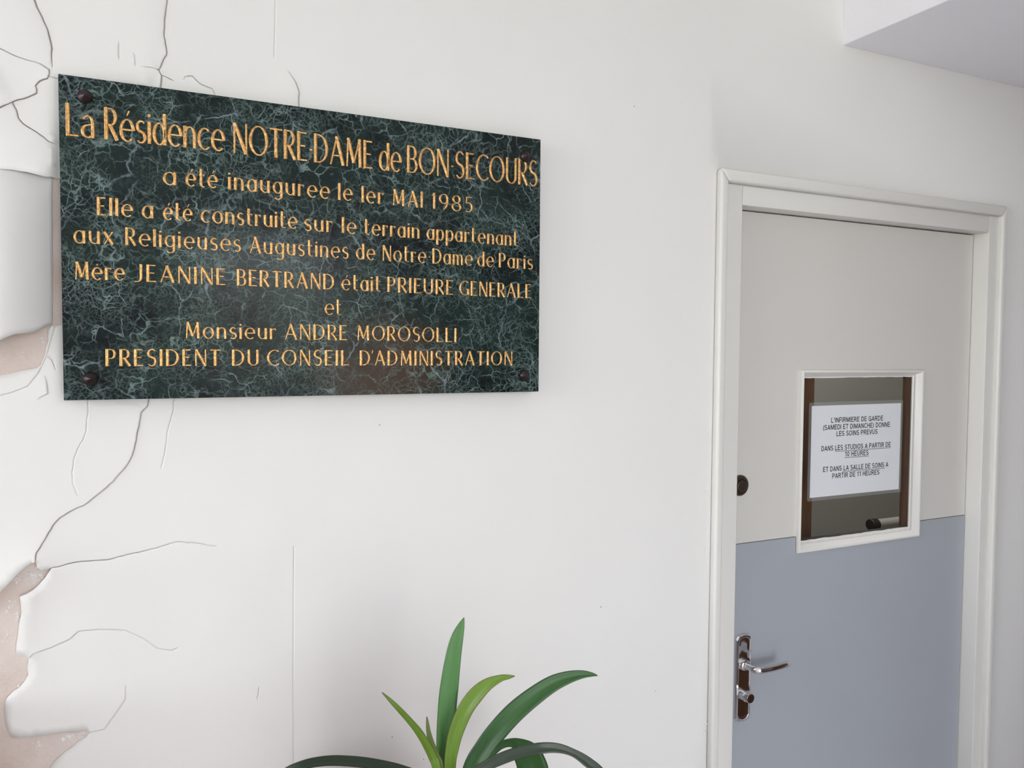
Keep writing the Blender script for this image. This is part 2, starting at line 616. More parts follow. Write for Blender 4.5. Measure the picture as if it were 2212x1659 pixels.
crack([(617, 148), (630, 165), (640, 182), (646, 200), (645, 226), (644, 240)], 0.0009, 0.0, 0.003, 0.02, 0, 0.004, (1, 0))
crack([(191, 850), (190, 870), (191, 890), (188, 905), (187, 930), (180, 950), (168, 970), (160, 990), (156, 1020), (158, 1045), (165, 1062), (170, 1072)], 0.0005, 0.0026, 0.0, 0.03, taper=(0, 1))
crack([(322, 862), (318, 878), (305, 890), (303, 905), (296, 935), (291, 965), (285, 985), (270, 1010), (245, 1040), (215, 1065), (190, 1085), (180, 1092), (160, 1100), (130, 1117), (115, 1133), (100, 1160), (92, 1172), (80, 1190), (79, 1209)], 0.0010, 0.0, 0.004, 0.03, 0.0, 0.004, (0, 0), 0.06)
crack([(376, 862), (372, 895), (362, 930), (356, 975), (348, 1015)], 0.0004, 0.0018, 0.0, 0.02, taper=(0, 1))
crack([(113, 1223), (130, 1221), (155, 1214), (175, 1211), (230, 1208), (280, 1196), (330, 1185), (380, 1170), (420, 1172), (470, 1180)], 0.0008, 0.0, 0.0026, 0.03, 0, 0.004, (0, 0.8))
crack([(66, 1418), (72, 1411), (110, 1398), (150, 1380), (170, 1362), (215, 1358), (270, 1360), (310, 1378), (340, 1400), (370, 1405), (390, 1396)], 0.0, 0.0020, 0.0, 0.07, taper=(0, 0.8))
crack([(272, 1475), (271, 1510), (250, 1540), (225, 1575), (198, 1581)], 0.0, 0.0, 0.0020, 0.05, taper=(0.6, 0))
crack([(101, 769), (113, 778), (118, 790), (120, 797), (122, 800)], 0.0008, 0.001, 0.0, 0.01)
crack([(98, 808), (102, 830), (104, 850), (90, 857), (78, 867)], 0.0, 0.0, 0.0025, 0.02, taper=(1, 1))
crack([(120, 700), (100, 770), (84, 805), (60, 835), (20, 850), (-30, 860)], 0.0, 0.0, 0.0008, 0.02, taper=(0, 0))
crack([(258, 90), (256, 112), (257, 135)], 0.0, 0.0, 0.0009, 0.025)
crack([(290, 115), (292, 132), (291, 150)], 0.0, 0.0, 0.0008, 0.025)
crack([(635, 1170), (634, 1300), (633, 1480), (633, 1665), (633, 1720)], 0.0, 0.0001, 0.0, 0.012, taper=(1, 0))
crack([(595, -40), (594, 60), (592, 130)], 0.0, 0.0001, 0.0, 0.012, taper=(0, 1))
crack([(560, 1478), (558, 1492), (555, 1506), (556, 1513)], 0.0006, 0.001, 0.0, 0.006)

H1 = [(-190, 380), (-60, 366), (0, 371), (20, 372), (60, 377), (80, 382), (100, 387), (126, 388), (142, 389), (142, 700), (131, 702), (113, 703), (104, 712), (105, 735), (100, 750), (97, 770), (88, 790), (80, 795), (40, 802), (0, 811), (-60, 830), (-190, 800)]
H2 = [(-190, 1300), (-60, 1330), (0, 1276), (15, 1262), (35, 1240), (48, 1227), (60, 1217), (70, 1211), (80, 1209), (82, 1222), (90, 1227), (113, 1223), (104, 1236), (98, 1245), (90, 1254), (83, 1262), (72, 1271), (60, 1278), (45, 1284), (47, 1300), (48, 1320), (45, 1333), (43, 1345), (41, 1358), (40, 1370), (37, 1385), (36, 1410), (50, 1413), (62, 1418), (62, 1428), (60, 1440), (62, 1455), (55, 1468), (45, 1480), (38, 1486), (30, 1490), (22, 1499), (14, 1508), (11, 1524), (11, 1540), (13, 1558), (17, 1575), (22, 1585), (28, 1592), (42, 1592), (60, 1590), (85, 1586), (110, 1585), (135, 1582), (160, 1582), (175, 1579), (195, 1580), (185, 1592), (170, 1600), (154, 1614), (140, 1622), (126, 1636), (115, 1645), (108, 1660), (100, 1675), (88, 1720), (60, 1780), (-190, 1800)]
HOLES = [[W(*q) for q in H1], [W(*q) for q in H2]]
# curled lip of the coat above the big curl, and lip above the lower hole: (points, lift, reach)
LIPS = [([W(*q) for q in H1[:9]], 0.016, 0.055), ([W(*q) for q in H2[1:9]], 0.010, 0.045), ([W(*q) for q in H2[27:43]], 0.0014, 0.03), ([W(*q) for q in H2[12:28]], 0.0016, 0.05)]
DOOR = [(DX0 - 0.0, 0), (DX1 + 0.0, 0), (DX1 + 0.0, DZ1), (DX0 - 0.0, DZ1)]


def jag(pts, step, amp):
    """resample a line and roughen it slightly"""
    out = []
    for a, b in zip(pts, pts[1:]):
        d = math.hypot(b[0] - a[0], b[1] - a[1])
        n = max(1, int(d / step))
        for k in range(n):
            t = k / n
            x, z = a[0] + (b[0] - a[0]) * t, a[1] + (b[1] - a[1]) * t
            if k:
                x += amp * noise.noise(Vector((x * 160, z * 160, 1.7)))
                z += amp * noise.noise(Vector((x * 160, z * 160, 7.7)))
            out.append((x, z))
    out.append(pts[-1])
    return out


def seg_near(p, pts):
    best = (1e9, 0, 0, 0)
    acc = 0
    for i in range(len(pts) - 1):
        ax, az = pts[i]
        bx, bz = pts[i + 1]
        dx, dz = bx - ax, bz - az
        l2 = dx * dx + dz * dz
        t = 0 if l2 == 0 else max(0, min(1, ((p[0] - ax) * dx + (p[1] - az) * dz) / l2))
        qx, qz = ax + dx * t, az + dz * t
        d = math.hypot(p[0] - qx, p[1] - qz)
        if d < best[0] - 1e-9:
            best = (d, i, acc + math.sqrt(l2) * t, 0)
        acc += math.sqrt(l2)
    return best[0], best[1], best[2] / max(acc, 1e-9)


def inside(p, poly):
    r = False
    j = len(poly) - 1
    for i in range(len(poly)):
        xi, zi = poly[i]
        xj, zj = poly[j]
        if (zi > p[1]) != (zj > p[1]) and p[0] < (xj - xi) * (p[1] - zi) / (zj - zi) + xi:
            r = not r
        j = i
    return r


for c in CR:
    c['p'] = jag(c['p'], 0.005, 0.0012 if c['gap'] > 0 else 0.0004)
    cum = [0.0]
    for a, b in zip(c['p'], c['p'][1:]): cum.append(cum[-1] + math.hypot(b[0] - a[0], b[1] - a[1]))
    c['cum'] = [k / cum[-1] for k in cum]
    xs = [q[0] for q in c['p']]
    zs = [q[1] for q in c['p']]
    R_ = 3.0 * max(c['s'], c['bs'] * 1.4)
    c['box'] = (min(xs) - R_, max(xs) + R_, min(zs) - R_, max(zs) + R_)
HOLES = [jag(h + [h[0]], 0.006, 0.0016)[:-1] for h in HOLES]


def skin_height(p, ref):
    """height of the coat off the plaster, and sideways opening of the crack, near point p (ref tells the side)"""
    h = 0.0
    ox = oz = 0.0
    for c in CR:
        b = c['box']
        if not (b[0] < p[0] < b[1] and b[2] < p[1] < b[3]): continue
        d, i, t = seg_near(p, c['p'])
        P = c['p']
        if d < 1e-5:
            # a point of the line itself: the side is told by the neighbour face
            j = min(range(len(P)), key=lambda k: (P[k][0] - p[0]) ** 2 + (P[k][1] - p[1]) ** 2)
            pr, nx_ = P[max(0, j - 1)], P[min(len(P) - 1, j + 1)]
            t = c['cum'][j]
            v = math.atan2(ref[1] - p[1], ref[0] - p[0])
            fo = math.atan2(nx_[1] - p[1], nx_[0] - p[0]) if j < len(P) - 1 else None
            ba = math.atan2(pr[1] - p[1], pr[0] - p[0]) if j > 0 else None
            if fo is None: fo = ba + PI
            if ba is None: ba = fo + PI
            left = (v - fo) % (2 * PI) < (ba - fo) % (2 * PI)
            dx, dz = nx_[0] - pr[0], nx_[1] - pr[1]
        else:
            ax, az = P[i]
            dx, dz = P[i + 1][0] - ax, P[i + 1][1] - az
            left = dx * (p[1] - az) - dz * (p[0] - ax) > 0
        ta = 1.0
        if c['taper'][0]: ta *= min(1, max(0, t) / (0.3 if c['taper'][0] == 1 else c['taper'][0])) ** 0.8
        if c['taper'][1]: ta *= min(1, max(0, 1 - t) / (0.3 if c['taper'][1] == 1 else c['taper'][1])) ** 0.8
        s = c['s']
        lift = c['ll'] if left else c['lr']
        bl = c['bl'] if left else c['br']
        bs = c['bs']
        fade = max(0.0, 1 - d / (3.0 * max(s, bs * 1.4)))
        h += ta * fade * (lift * math.exp(-d / s) + bl * (d / bs) * math.exp(1 - d / bs))
        if d < 1e-5 and c['gap']:
            ln = math.hypot(dx, dz) or 1
            g = c['gap'] * 0.5 * ta * (0.75 + 0.5 * noise.noise(Vector((p[0] * 90, 3.1, p[1] * 90))))
            ox += -dz / ln * g * (1 if left else -1)
            oz += dx / ln * g * (1 if left else -1)
    for pts, lift, s in LIPS:
        d, i, t = seg_near(p, pts)
        if d < 3 * s:
            h += lift * math.exp(-(d / s) ** 1.2) * (1 - d / (3 * s))
    # soft waves, strongest on the loose left part
    amp = 0.0022 * max(0.0, min(1.0, (0.42 - p[0]) / 0.35))
    if amp:
        h += amp * (noise.noise(Vector((p[0] * 9, p[1] * 7, 2.2))) + 0.5)
    # flat behind the plaque
    dx = max(-0.0878 - p[0], p[0] - 0.6549, 0.0)
    dz = max(1.6460 - p[1], p[1] - 2.0925, 0.0)
    h = min(h, 0.0014 + 2.5 * max(0.0, math.hypot(dx, dz) - 0.006))
    return max(h, 0.0), ox, oz


def build_skin():
    verts, edges, seen = [], [], {}

    def vid(q):
        k = (round(q[0], 6), round(q[1], 6))
        if k not in seen:
            seen[k] = len(verts)
            verts.append(Vector(q))
        return seen[k]

    def chain(pts, close=False):
        ids = [vid(q) for q in pts]
        for a, b in zip(ids, ids[1:] + ([ids[0]] if close else [])):
            if a != b: edges.append((a, b))

    chain([(XL, 0), (DX0, 0)])
    chain([(DX0, 0), (DX0, DZ1), (DX1, DZ1), (DX1, 0)])
    chain([(DX1, 0), (XR, 0), (XR, ZC), (XL, ZC), (XL, 0)])
    for h in HOLES: chain(h, True)
    for c in CR: chain(c['p'])
    guide = []
    hot = [q for c in CR for q in c['p']] + [q for h in HOLES for q in h]
    cell = {}
    for q in hot: cell.setdefault((int(q[0] // 0.05), int(q[1] // 0.05)), []).append(q)

    def near2(p):
        i, k = int(p[0] // 0.05), int(p[1] // 0.05)
        m = 9.0
        for a in (i - 1, i, i + 1):
            for b in (k - 1, k, k + 1):
                for q in cell.get((a, b), ()):
                    d = math.hypot(q[0] - p[0], q[1] - p[1])
                    if d < m: m = d
        return m

    def near(p, r):
        i, k = int(p[0] // 0.05), int(p[1] // 0.05)
        n = int(r // 0.05) + 1
        m = 9.0
        for a in range(i - n, i + n + 1):
            for b in range(k - n, k + n + 1):
                for q in cell.get((a, b), ()):
                    d = math.hypot(q[0] - p[0], q[1] - p[1])
                    if d < m: m = d
        return m

    for c in CR:
        P = c['p']
        for j in range(len(P)):
            a, b = P[max(0, j - 1)], P[min(len(P) - 1, j + 1)]
            ln = math.hypot(b[0] - a[0], b[1] - a[1]) or 1
            nx, nz = -(b[1] - a[1]) / ln, (b[0] - a[0]) / ln
            for off in (-0.0062, -0.0024, 0.0024, 0.0062):
                q = (P[j][0] + nx * off, P[j][1] + nz * off)
                if near2(q) > 0.8 * abs(off): guide.append(q)
    for off in (-0.004, 0.002, 0.0058, 0.010):
        x0, x1, z0, z1 = -0.0878 - off, 0.6549 + off, 1.6460 - off, 2.0925 + off
        for k in range(61):
            t = k / 60
            guide += [q for q in ((x0, z0 + (z1 - z0) * t), (x0 + (x1 - x0) * t, z0), (x0 + (x1 - x0) * t, z1)) if near2(q) > 0.003]
    for q in guide: vid(q)
    step = 0.0075
    x = -0.40
    ix = 0
    while x < 0.62:
        z = 0.80 + (step / 2 if ix % 2 else 0)
        iz = 0
        while z < 2.55:
            d = near((x, z), 0.1)
            ok = d > 0.0085 and (d < 0.05 or (ix % 3 == 0 and iz % 3 == 0))
            if ok:
                vid((x + random.uniform(-1, 1) * 0.0012, z + random.uniform(-1, 1) * 0.0012))
            z += step
            iz += 1
        x += step * 0.87
        ix += 1
    for i in range(14):
        for k in range(28):
            vid((0.66 + i * 0.03 + 0.001 * (k % 3), 0.1 + k * 0.1))
    out = delaunay_2d_cdt(verts, edges, [], 0, 1e-6)
    vs, fs = out[0], out[2]
    me_v, me_f, key = [], [], {}
    for f in fs:
        cx = sum(vs[i][0] for i in f) / len(f)
        cz = sum(vs[i][1] for i in f) / len(f)
        if inside((cx, cz), DOOR) or any(inside((cx, cz), h) for h in HOLES): continue
        if not (XL < cx < XR and 0 < cz < ZC): continue
        ids = []
        for i in f:
            p = (vs[i][0], vs[i][1])
            h, ox, oz = skin_height(p, (cx, cz))
            k = (i, round(h, 5), round(ox, 5), round(oz, 5))
            if k not in key:
                key[k] = len(me_v)
                me_v.append((p[0] + ox, SKIN_Y - h, p[1] + oz))
            ids.append(key[k])
        me_f.append(ids)
    me = bpy.data.meshes.new('paint_coat')
    me.from_pydata(me_v, [], me_f)
    bm = bmesh.new()
    bm.from_mesh(me)
    # make every face look into the room (-y)
    bm.normal_update()
    for f in bm.faces:
        if f.normal.y > 0: f.normal_flip()
    bm.to_mesh(me)
    bm.free()
    for p in me.polygons: p.use_smooth = True
    me.materials.append(WALL)
    o = bpy.data.objects.new('paint_coat', me)
    C.objects.link(o)
    o.parent = wall_back
    s = o.modifiers.new('thickness', 'SOLIDIFY')
    s.thickness = 0.0005
    s.offset = -1
    return o


paint = build_skin()
tag(paint, 'off-white wall paint with cracks and lifted flakes')

# the big curl of loose paint left of the plaque
def build_curl():
    bm = bmesh.new()
    top = [(-190, 330), (-120, 335), (-60, 340), (0, 345), (30, 350), (60, 356), (90, 366), (112, 372)]
    bot = [(-190, 760), (-120, 752), (-60, 746), (0, 735), (12, 729), (30, 722), (50, 720), (70, 718), (84, 714), (92, 708), (102, 705), (112, 700)]
    nx, nz = 44, 30

    def interp(pts, x):
        for a, b in zip(pts, pts[1:]):
            if a[0] <= x <= b[0]:
                t = (x - a[0]) / (b[0] - a[0])
                return a[1] + (b[1] - a[1]) * t
        return pts[-1][1]

    grid = []
    for i in range(nx + 1):
        u = i / nx
        px = -190 + 302 * u
        # bulge: rises off the wall on the left, bends back to it at the right edge
        b = 0.009 + 0.056 * math.cos(max(0, (px + 20) / 132) * PI * 0.49) if px > -20 else 0.065 - 0.00034 * (-20 - px)
        col = []
        for k in range(nz + 1):
            v = k / nz
            py = interp(top, px) + (interp(bot, px) - interp(top, px)) * v
            edge = 0.9 * noise.noise(Vector((v * 9, 3.3, 0))) * max(0, (u - 0.9) * 10)
            d = b * (0.72 + 0.28 * math.sin(min(1, v * 1.15) * PI * 0.55)) + 0.0012 * noise.noise(Vector((u * 3, v * 3, 5)))
            tk = min(1.0, v / 0.16)
            d *= 0.16 + 0.84 * tk * tk * (3 - 2 * tk)
            p = at(px + edge, py, -max(d, 0.002))
            col.append(bm.verts.new(p))
        grid.append(col)
    # the edge turned in towards the wall
    last = grid[-1]
    for s in range(1, 5):
        col = []
        for k, v in enumerate(last):
            q = v.co.copy()
            q.y = min(-0.001, q.y + 0.0022 * s)
            q.x += 0.0006 * math.sin(s * 0.6) - 0.0005 * s * s * 0.3
            col.append(bm.verts.new(q))
        grid.append(col)
    for a, b in zip(grid, grid[1:]):
        for k in range(nz):
            bm.faces.new((a[k], a[k + 1], b[k + 1], b[k]))
    o = obj('paint_curl', bm, WALL, wall_back, smooth=True, angle=1.5)
    s = o.modifiers.new('thickness', 'SOLIDIFY')
    s.thickness = 0.0007
    s.offset = 0
    tag(o, 'large rolled sheet of peeling paint')
    return o


build_curl()


# crumbs of old paint left on the bare plaster
def crumbs():
    bm = bmesh.new()
    spots = [((75, 1245), 22, 16, 26), ((22, 1310), 10, 14, 10), ((38, 1330), 6, 10, 5), ((18, 1372), 8, 14, 5), ((140, 1592), 14, 10, 14), ((170, 1585), 12, 6, 8), ((85, 1610), 12, 10, 8), ((92, 730), 4, 5, 3), ((50, 766), 5, 8, 3), ((40, 1250), 14, 10, 6), ((45, 1488), 14, 8, 6)]
    rnd = random.Random(3)
    for (cx, cy), rx, ry, n in spots:
        for _ in range(n):
            px, py = cx + rnd.gauss(0, rx * 0.6), cy + rnd.gauss(0, ry * 0.6)
            w = W(px, py)
            if not inside(w, HOLES[1]) and not inside(w, HOLES[0]): continue
            r = rnd.uniform(0.0007, 0.0024)
            m = rnd.randint(5, 7)
            ring = []
            a0 = rnd.random() * 6
            for k in range(m):
                a = a0 + 2 * PI * k / m
                rr = r * rnd.uniform(0.6, 1.4)
                ring.append(bm.verts.new((w[0] + rr * math.cos(a), -0.0002, w[1] + rr * math.sin(a))))
            top = bm.verts.new((w[0] + rnd.uniform(-1, 1) * r * 0.4, -rnd.uniform(0.0006, 0.0022), w[1] + rnd.uniform(-1, 1) * r * 0.4))
            for k in range(m):
                bm.faces.new((ring[k], ring[(k + 1) % m], top))
    bmesh.ops.recalc_face_normals(bm, faces=bm.faces[:])
    tag(obj('paint_crumb', bm, WALL, wall_back), 'crumbs of old paint on bare plaster', kind='stuff')


crumbs()
# pinholes in the paint
for px, py, r in ((1370, 230, 1.4), (820, 918, 1.4), (1298, 1311, 1.6), (267, 1612, 2.2), (847, 1592, 1.2), (915, 1640, 1.2), (1416, 1493, 1.2)):
    q = at(px, py, SKIN_Y)
    bm = bmesh.new()
    add_lathe(bm, [(r * 0.0006, 0.0), (r * 0.0006, 0.0004)], (q.x, q.y - 0.0002, q.z), (0, -1, 0), 8, 1.3, 0.8)
    obj('pinhole', bm, BLACK, wall_back)
# flaking chips of paint beside the door casing
rnd = random.Random(11)
for px, py, n in ((1524, 1060, 3), (1521, 1082, 3), (1517, 1150, 2), (1526, 1188, 4), (1523, 1201, 4), (1524, 1560, 3), (1523, 1580, 2)):
    for k in range(n):
        q = at(px + rnd.gauss(0, 2.5), py + rnd.gauss(0, 5), SKIN_Y)
        bm = bmesh.new()
        m_ = rnd.randint(4, 6)
        a0, r = rnd.random() * 6, rnd.uniform(0.001, 0.0026)
        ring = [bm.verts.new((q.x + r * rnd.uniform(0.3, 1) * math.cos(a0 + 2 * PI * i / m_), q.y - 0.0003 - rnd.uniform(0, 0.0016), q.z + 1.8 * r * rnd.uniform(0.4, 1) * math.sin(a0 + 2 * PI * i / m_))) for i in range(m_)]
        top = bm.verts.new((q.x, q.y - 0.0006, q.z))
        for i in range(m_): bm.faces.new((ring[i], ring[(i + 1) % m_], top))
        o = obj('paint_chip', bm, WALL, wall_back)
        sd = o.modifiers.new('thickness', 'SOLIDIFY')
        sd.thickness = 0.0004

# ------------------------------------------------------------------ the marble plaque
PX0, PX1, PZ0, PZ1, PYF = -0.0878, 0.6549, 1.6460, 2.0925, -0.034
plaque = empty('memorial_plaque', ((PX0 + PX1) / 2, -0.005, PZ0))
tag(plaque, 'dark green marble plaque with gilt lettering, fixed to the peeling wall', 'plaque')
bm = bmesh.new()
add_box(bm, PX0, PX1, PYF, -0.0035, PZ0, PZ1)
slab = obj('marble_slab', bm, MARBLE, None, bevel=0.0012)
# object space of the slab = slab corner
slab.data.transform(Matrix.Translation((-PX0, 0, -PZ0)))
slab.location = (PX0, 0, PZ0)
slab.parent = plaque
slab.matrix_parent_inverse = Matrix.Translation(-plaque.location)
for px, py in ((183, 207), (1137, 337), (195, 818), (1135, 811)):
    q = at(px, py, PYF - 0.006)
    bm = bmesh.new()
    add_lathe(bm, [(0.0092, 0.0), (0.0095, 0.0014), (0.0094, 0.0040), (0.0086, 0.0054), (0.0045, 0.0090), (0.0006, 0.0120)], (q.x, PYF, q.z), (0, -1, 0), 40)
    obj('screw_cap', bm, CAPM, plaque, smooth=True, angle=0.5)


# --- lettering: every glyph is a set of pen strokes, thick uprights and thin hairlines
def arc(cx, cy, rx, ry, a0, a1, n=14):
    return [(cx + rx * math.cos(math.radians(a0 + (a1 - a0) * i / n)), cy + ry * math.sin(math.radians(a0 + (a1 - a0) * i / n))) for i in range(n + 1)]


def S_(w, h):
    r = h / 4
    up = arc(w / 2 + 0.01 * h, h - r * 1.0, w * 0.40, r * 0.97, 35, 235, 12)
    lo = arc(w / 2 - 0.01 * h, r * 1.04, w * 0.44, r * 1.0, 60, -145, 12)
    return up + lo


X = 0.70
GL = {
    'A': (.70, [([(.03, 0), (.35, 1)], 'n'), ([(.33, 1), (.67, 0)], 'k'), ([(.15, .33), (.56, .33)], 'n')]),
    'B': (.52, [([(.06, 0), (.06, 1)], 'k'), ([(.06, .97), (.24, .97)] + arc(.24, .745, .19, .225, 88, -90) + [(.06, .52)], 'a'), ([(.24, .52)] + arc(.26, .275, .22, .245, 88, -90) + [(.06, .03)], 'a')]),
    'C': (.66, [(arc(.43, .5, .38, .48, 52, 308, 24), 'a')]),
    'D': (.68, [([(.06, 0), (.06, 1)], 'k'), ([(.06, .97), (.2, .97)] + arc(.2, .5, .42, .47, 88, -88, 20) + [(.06, .03)], 'a')]),
    'E': (.46, [([(.06, 0), (.06, 1)], 'k'), ([(.06, .965), (.43, .965)], 'n'), ([(.06, .52), (.36, .52)], 'n'), ([(.06, .035), (.45, .035)], 'n')]),
    'G': (.70, [(arc(.43, .5, .38, .48, 52, 318, 24), 'a'), ([(.68, .04), (.68, .43)], 'k'), ([(.48, .43), (.70, .43)], 'n')]),
    'I': (.12, [([(.06, 0), (.06, 1)], 'k')]),
    'J': (.40, [([(.32, 1), (.32, .30)] + arc(.08, .22, .24, .24, 0, -115, 10), 'a')]),
    'L': (.46, [([(.06, 0), (.06, 1)], 'k'), ([(.06, .035), (.45, .035)], 'n')]),
    'M': (.82, [([(.06, 0), (.12, 1)], 'n'), ([(.12, 1), (.41, .14)], 'k'), ([(.41, .14), (.70, 1)], 'n'), ([(.70, 1), (.74, 0)], 'k')]),
    'N': (.64, [([(.05, 0), (.05, 1)], 'n'), ([(.06, 1), (.58, 0)], 'k'), ([(.59, -.02), (.59, 1)], 'n')]),
    'O': (.84, [(arc(.42, .5, .38, .48, 90, 450, 32), 'a')]),
    'P': (.50, [([(.06, 0), (.06, 1)], 'k'), ([(.06, .97), (.24, .97)] + arc(.24, .71, .21, .26, 88, -90) + [(.06, .45)], 'a')]),
    'R': (.54, [([(.06, 0), (.06, 1)], 'k'), ([(.06, .97), (.24, .97)] + arc(.24, .72, .21, .25, 88, -90) + [(.06, .47)], 'a'), ([(.22, .47), (.52, 0)], 'k')]),
    'S': (.48, [(S_(.48, 1.0), 's')]),
    'T': (.58, [([(.29, 0), (.29, 1)], 'k'), ([(0, .965), (.58, .965)], 'n')]),
    'U': (.62, [([(.06, 1), (.06, .3)] + arc(.31, .28, .25, .26, 180, 360) + [(.56, .3), (.56, 1)], 'a')]),
    'a': (.55, [(arc(.27, .35, .23, .34, 60, 420, 26), 'a'), ([(.50, 0), (.50, X)], 'k')]),
    '@': (.50, [([(.44, 0), (.44, .45)] + arc(.25, .45, .19, .23, 0, 150, 12), 'a'), ([(.44, .40), (.30, .41)] + arc(.24, .205, .19, .19, 90, 290, 14) + [(.44, .10)], 'a')]),
    'c': (.52, [(arc(.31, .35, .27, .34, 50, 310, 22), 'a')]),
    'd': (.56, [(arc(.27, .35, .23, .34, 60, 420, 26), 'a'), ([(.50, 0), (.50, 1.0)], 'k')]),
    'e': (.58, [(arc(.30, .35, .26, .34, 0, 312, 26), 'a'), ([(.05, .37), (.56, .37)], 'n')]),
    'é': (.58, [(arc(.30, .35, .26, .34, 0, 312, 26), 'a'), ([(.05, .37), (.56, .37)], 'n'), ([(.28, .80), (.38, .96)], 'v')]),
    'è': (.58, [(arc(.30, .35, .26, .34, 0, 312, 26), 'a'), ([(.05, .37), (.56, .37)], 'n'), ([(.32, .80), (.27, .90)], 'v')]),
    'g': (.55, [(arc(.27, .37, .23, .32, 60, 420, 26), 'a'), ([(.50, X), (.50, -.10)] + arc(.27, -.10, .23, .20, 0, -140, 12), 'a')]),
    'i': (.12, [([(.06, 0), (.06, X)], 'k'), ([(.06, .84), (.06, .93)], 'd')]),
    'l': (.12, [([(.06, 0), (.06, 1.0)], 'k')]),
    'm': (.82, [([(.06, 0), (.06, X)], 'k')] + [(arc(cx, .42, .17, .26, 172, 0, 14) + [(cx + .17, 0)], 'a') for cx in (.23, .57)]),
    'n': (.54, [([(.06, 0), (.06, X)], 'k'), (arc(.27, .42, .21, .26, 172, 0, 16) + [(.48, 0)], 'a')]),
    'o': (.60, [(arc(.30, .35, .26, .34, 90, 450, 28), 'a')]),
    'p': (.56, [([(.06, X), (.06, -.32)], 'k'), (arc(.29, .35, .23, .34, 120, 480, 26), 'a')]),
    'r': (.36, [([(.06, 0), (.06, X)], 'k'), (arc(.25, .40, .19, .27, 175, 65, 10), 'n'), ([(.30, .625), (.335, .60)], 'd')]),
    's': (.40, [(S_(.40, X), 's')]),
    't': (.36, [([(.13, 1.0), (.13, .16)] + arc(.27, .16, .14, .14, 180, 300, 8), 'a'), ([(.0, .67), (.32, .67)], 'n')]),
    'u': (.54, [([(.06, X), (.06, .28)] + arc(.27, .28, .21, .26, 180, 352, 16), 'a'), ([(.48, X), (.48, 0)], 'k')]),
    'x': (.48, [([(.03, X), (.45, 0)], 'k'), ([(.02, 0), (.44, X)], 'n')]),
    '1': (.20, [([(.14, 0), (.14, 1)], 'k'), ([(.02, .84), (.14, .98)], 'n')]),
    '!': (.18, [([(.13, 0), (.13, 1)], 'k')]),
    '9': (.54, [(arc(.27, .69, .22, .29, 0, 360, 26), 'a'), ([(.49, .70)] + arc(.16, .62, .33, .62, 0, -78, 12), 'a')]),
    '8': (.52, [(arc(.26, .75, .19, .23, 90, 450, 24), 'a'), (arc(.26, .26, .23, .25, 90, 450, 24), 'a')]),
    '5': (.48, [([(.42, .965), (.13, .965)], 'n'), ([(.13, .97), (.10, .56)], 'n'), (arc(.21, .32, .23, .29, 118, -125, 18), 'a')]),
    '-': (.16, [([(.02, .42), (.14, .42)], 'n')]),
    "'": (-.10, [([(-.09, .80), (-.03, 1.0)], 'v')]),
}


def stroke_mesh(bm, pts, mode, thick, thin, y):
    """one pen stroke: a low rounded ridge on the face of the stone"""
    P = [Vector((p[0], p[1])) for p in pts]
    Q = [P[0]]
    for p in P[1:]:
        if (p - Q[-1]).length > 1e-5: Q.append(p)
    P = Q
    n = len(P)
    if n < 2: return
    closed = (P[0] - P[-1]).length < 1e-4
    T = []
    for i in range(n):
        if closed:
            a, b = P[(i - 1) % (n - 1)], P[(i + 1) % (n - 1)]
        else:
            a, b = P[max(0, i - 1)], P[min(n - 1, i + 1)]
        T.append((b - a).normalized())
    rows = []
    for i in range(n):
        t = T[i]
        f = i / (n - 1)
        if mode == 'k': w = thick * (1 + 0.10 * (2 * f - 1) ** 2)
        elif mode == 'n': w = thin * (1 + 0.22 * (2 * f - 1) ** 2)
        elif mode == 's': w = thin + (thick - thin) * math.sin(PI * f) ** 1.3
        elif mode == 'v': w = thin * (0.5 + 0.8 * f)
        elif mode == 'd': w = thick * 0.95
        else: w = thin + (thick - thin) * abs(t.y) ** 2.2
        nrm = Vector((-t.y, t.x))
        hgt = min(0.0011, 0.22 * w) + 0.00015
        row = []
        for o, hh in ((-.5, 0.0), (-.36, .62), (-.12, .97), (.12, .97), (.36, .62), (.5, 0.0)):
            q = P[i] + nrm * (o * w)
            row.append(bm.verts.new((q.x, y - hgt * hh + (0.0004 if hh == 0 else 0), q.y)))
        rows.append(row)
    for a, b in zip(rows, rows[1:]):
        for k in range(5):
            bm.faces.new((a[k], a[k + 1], b[k + 1], b[k]))
    if not closed:
        bm.faces.new(rows[0])
        bm.faces.new(rows[-1][::-1])


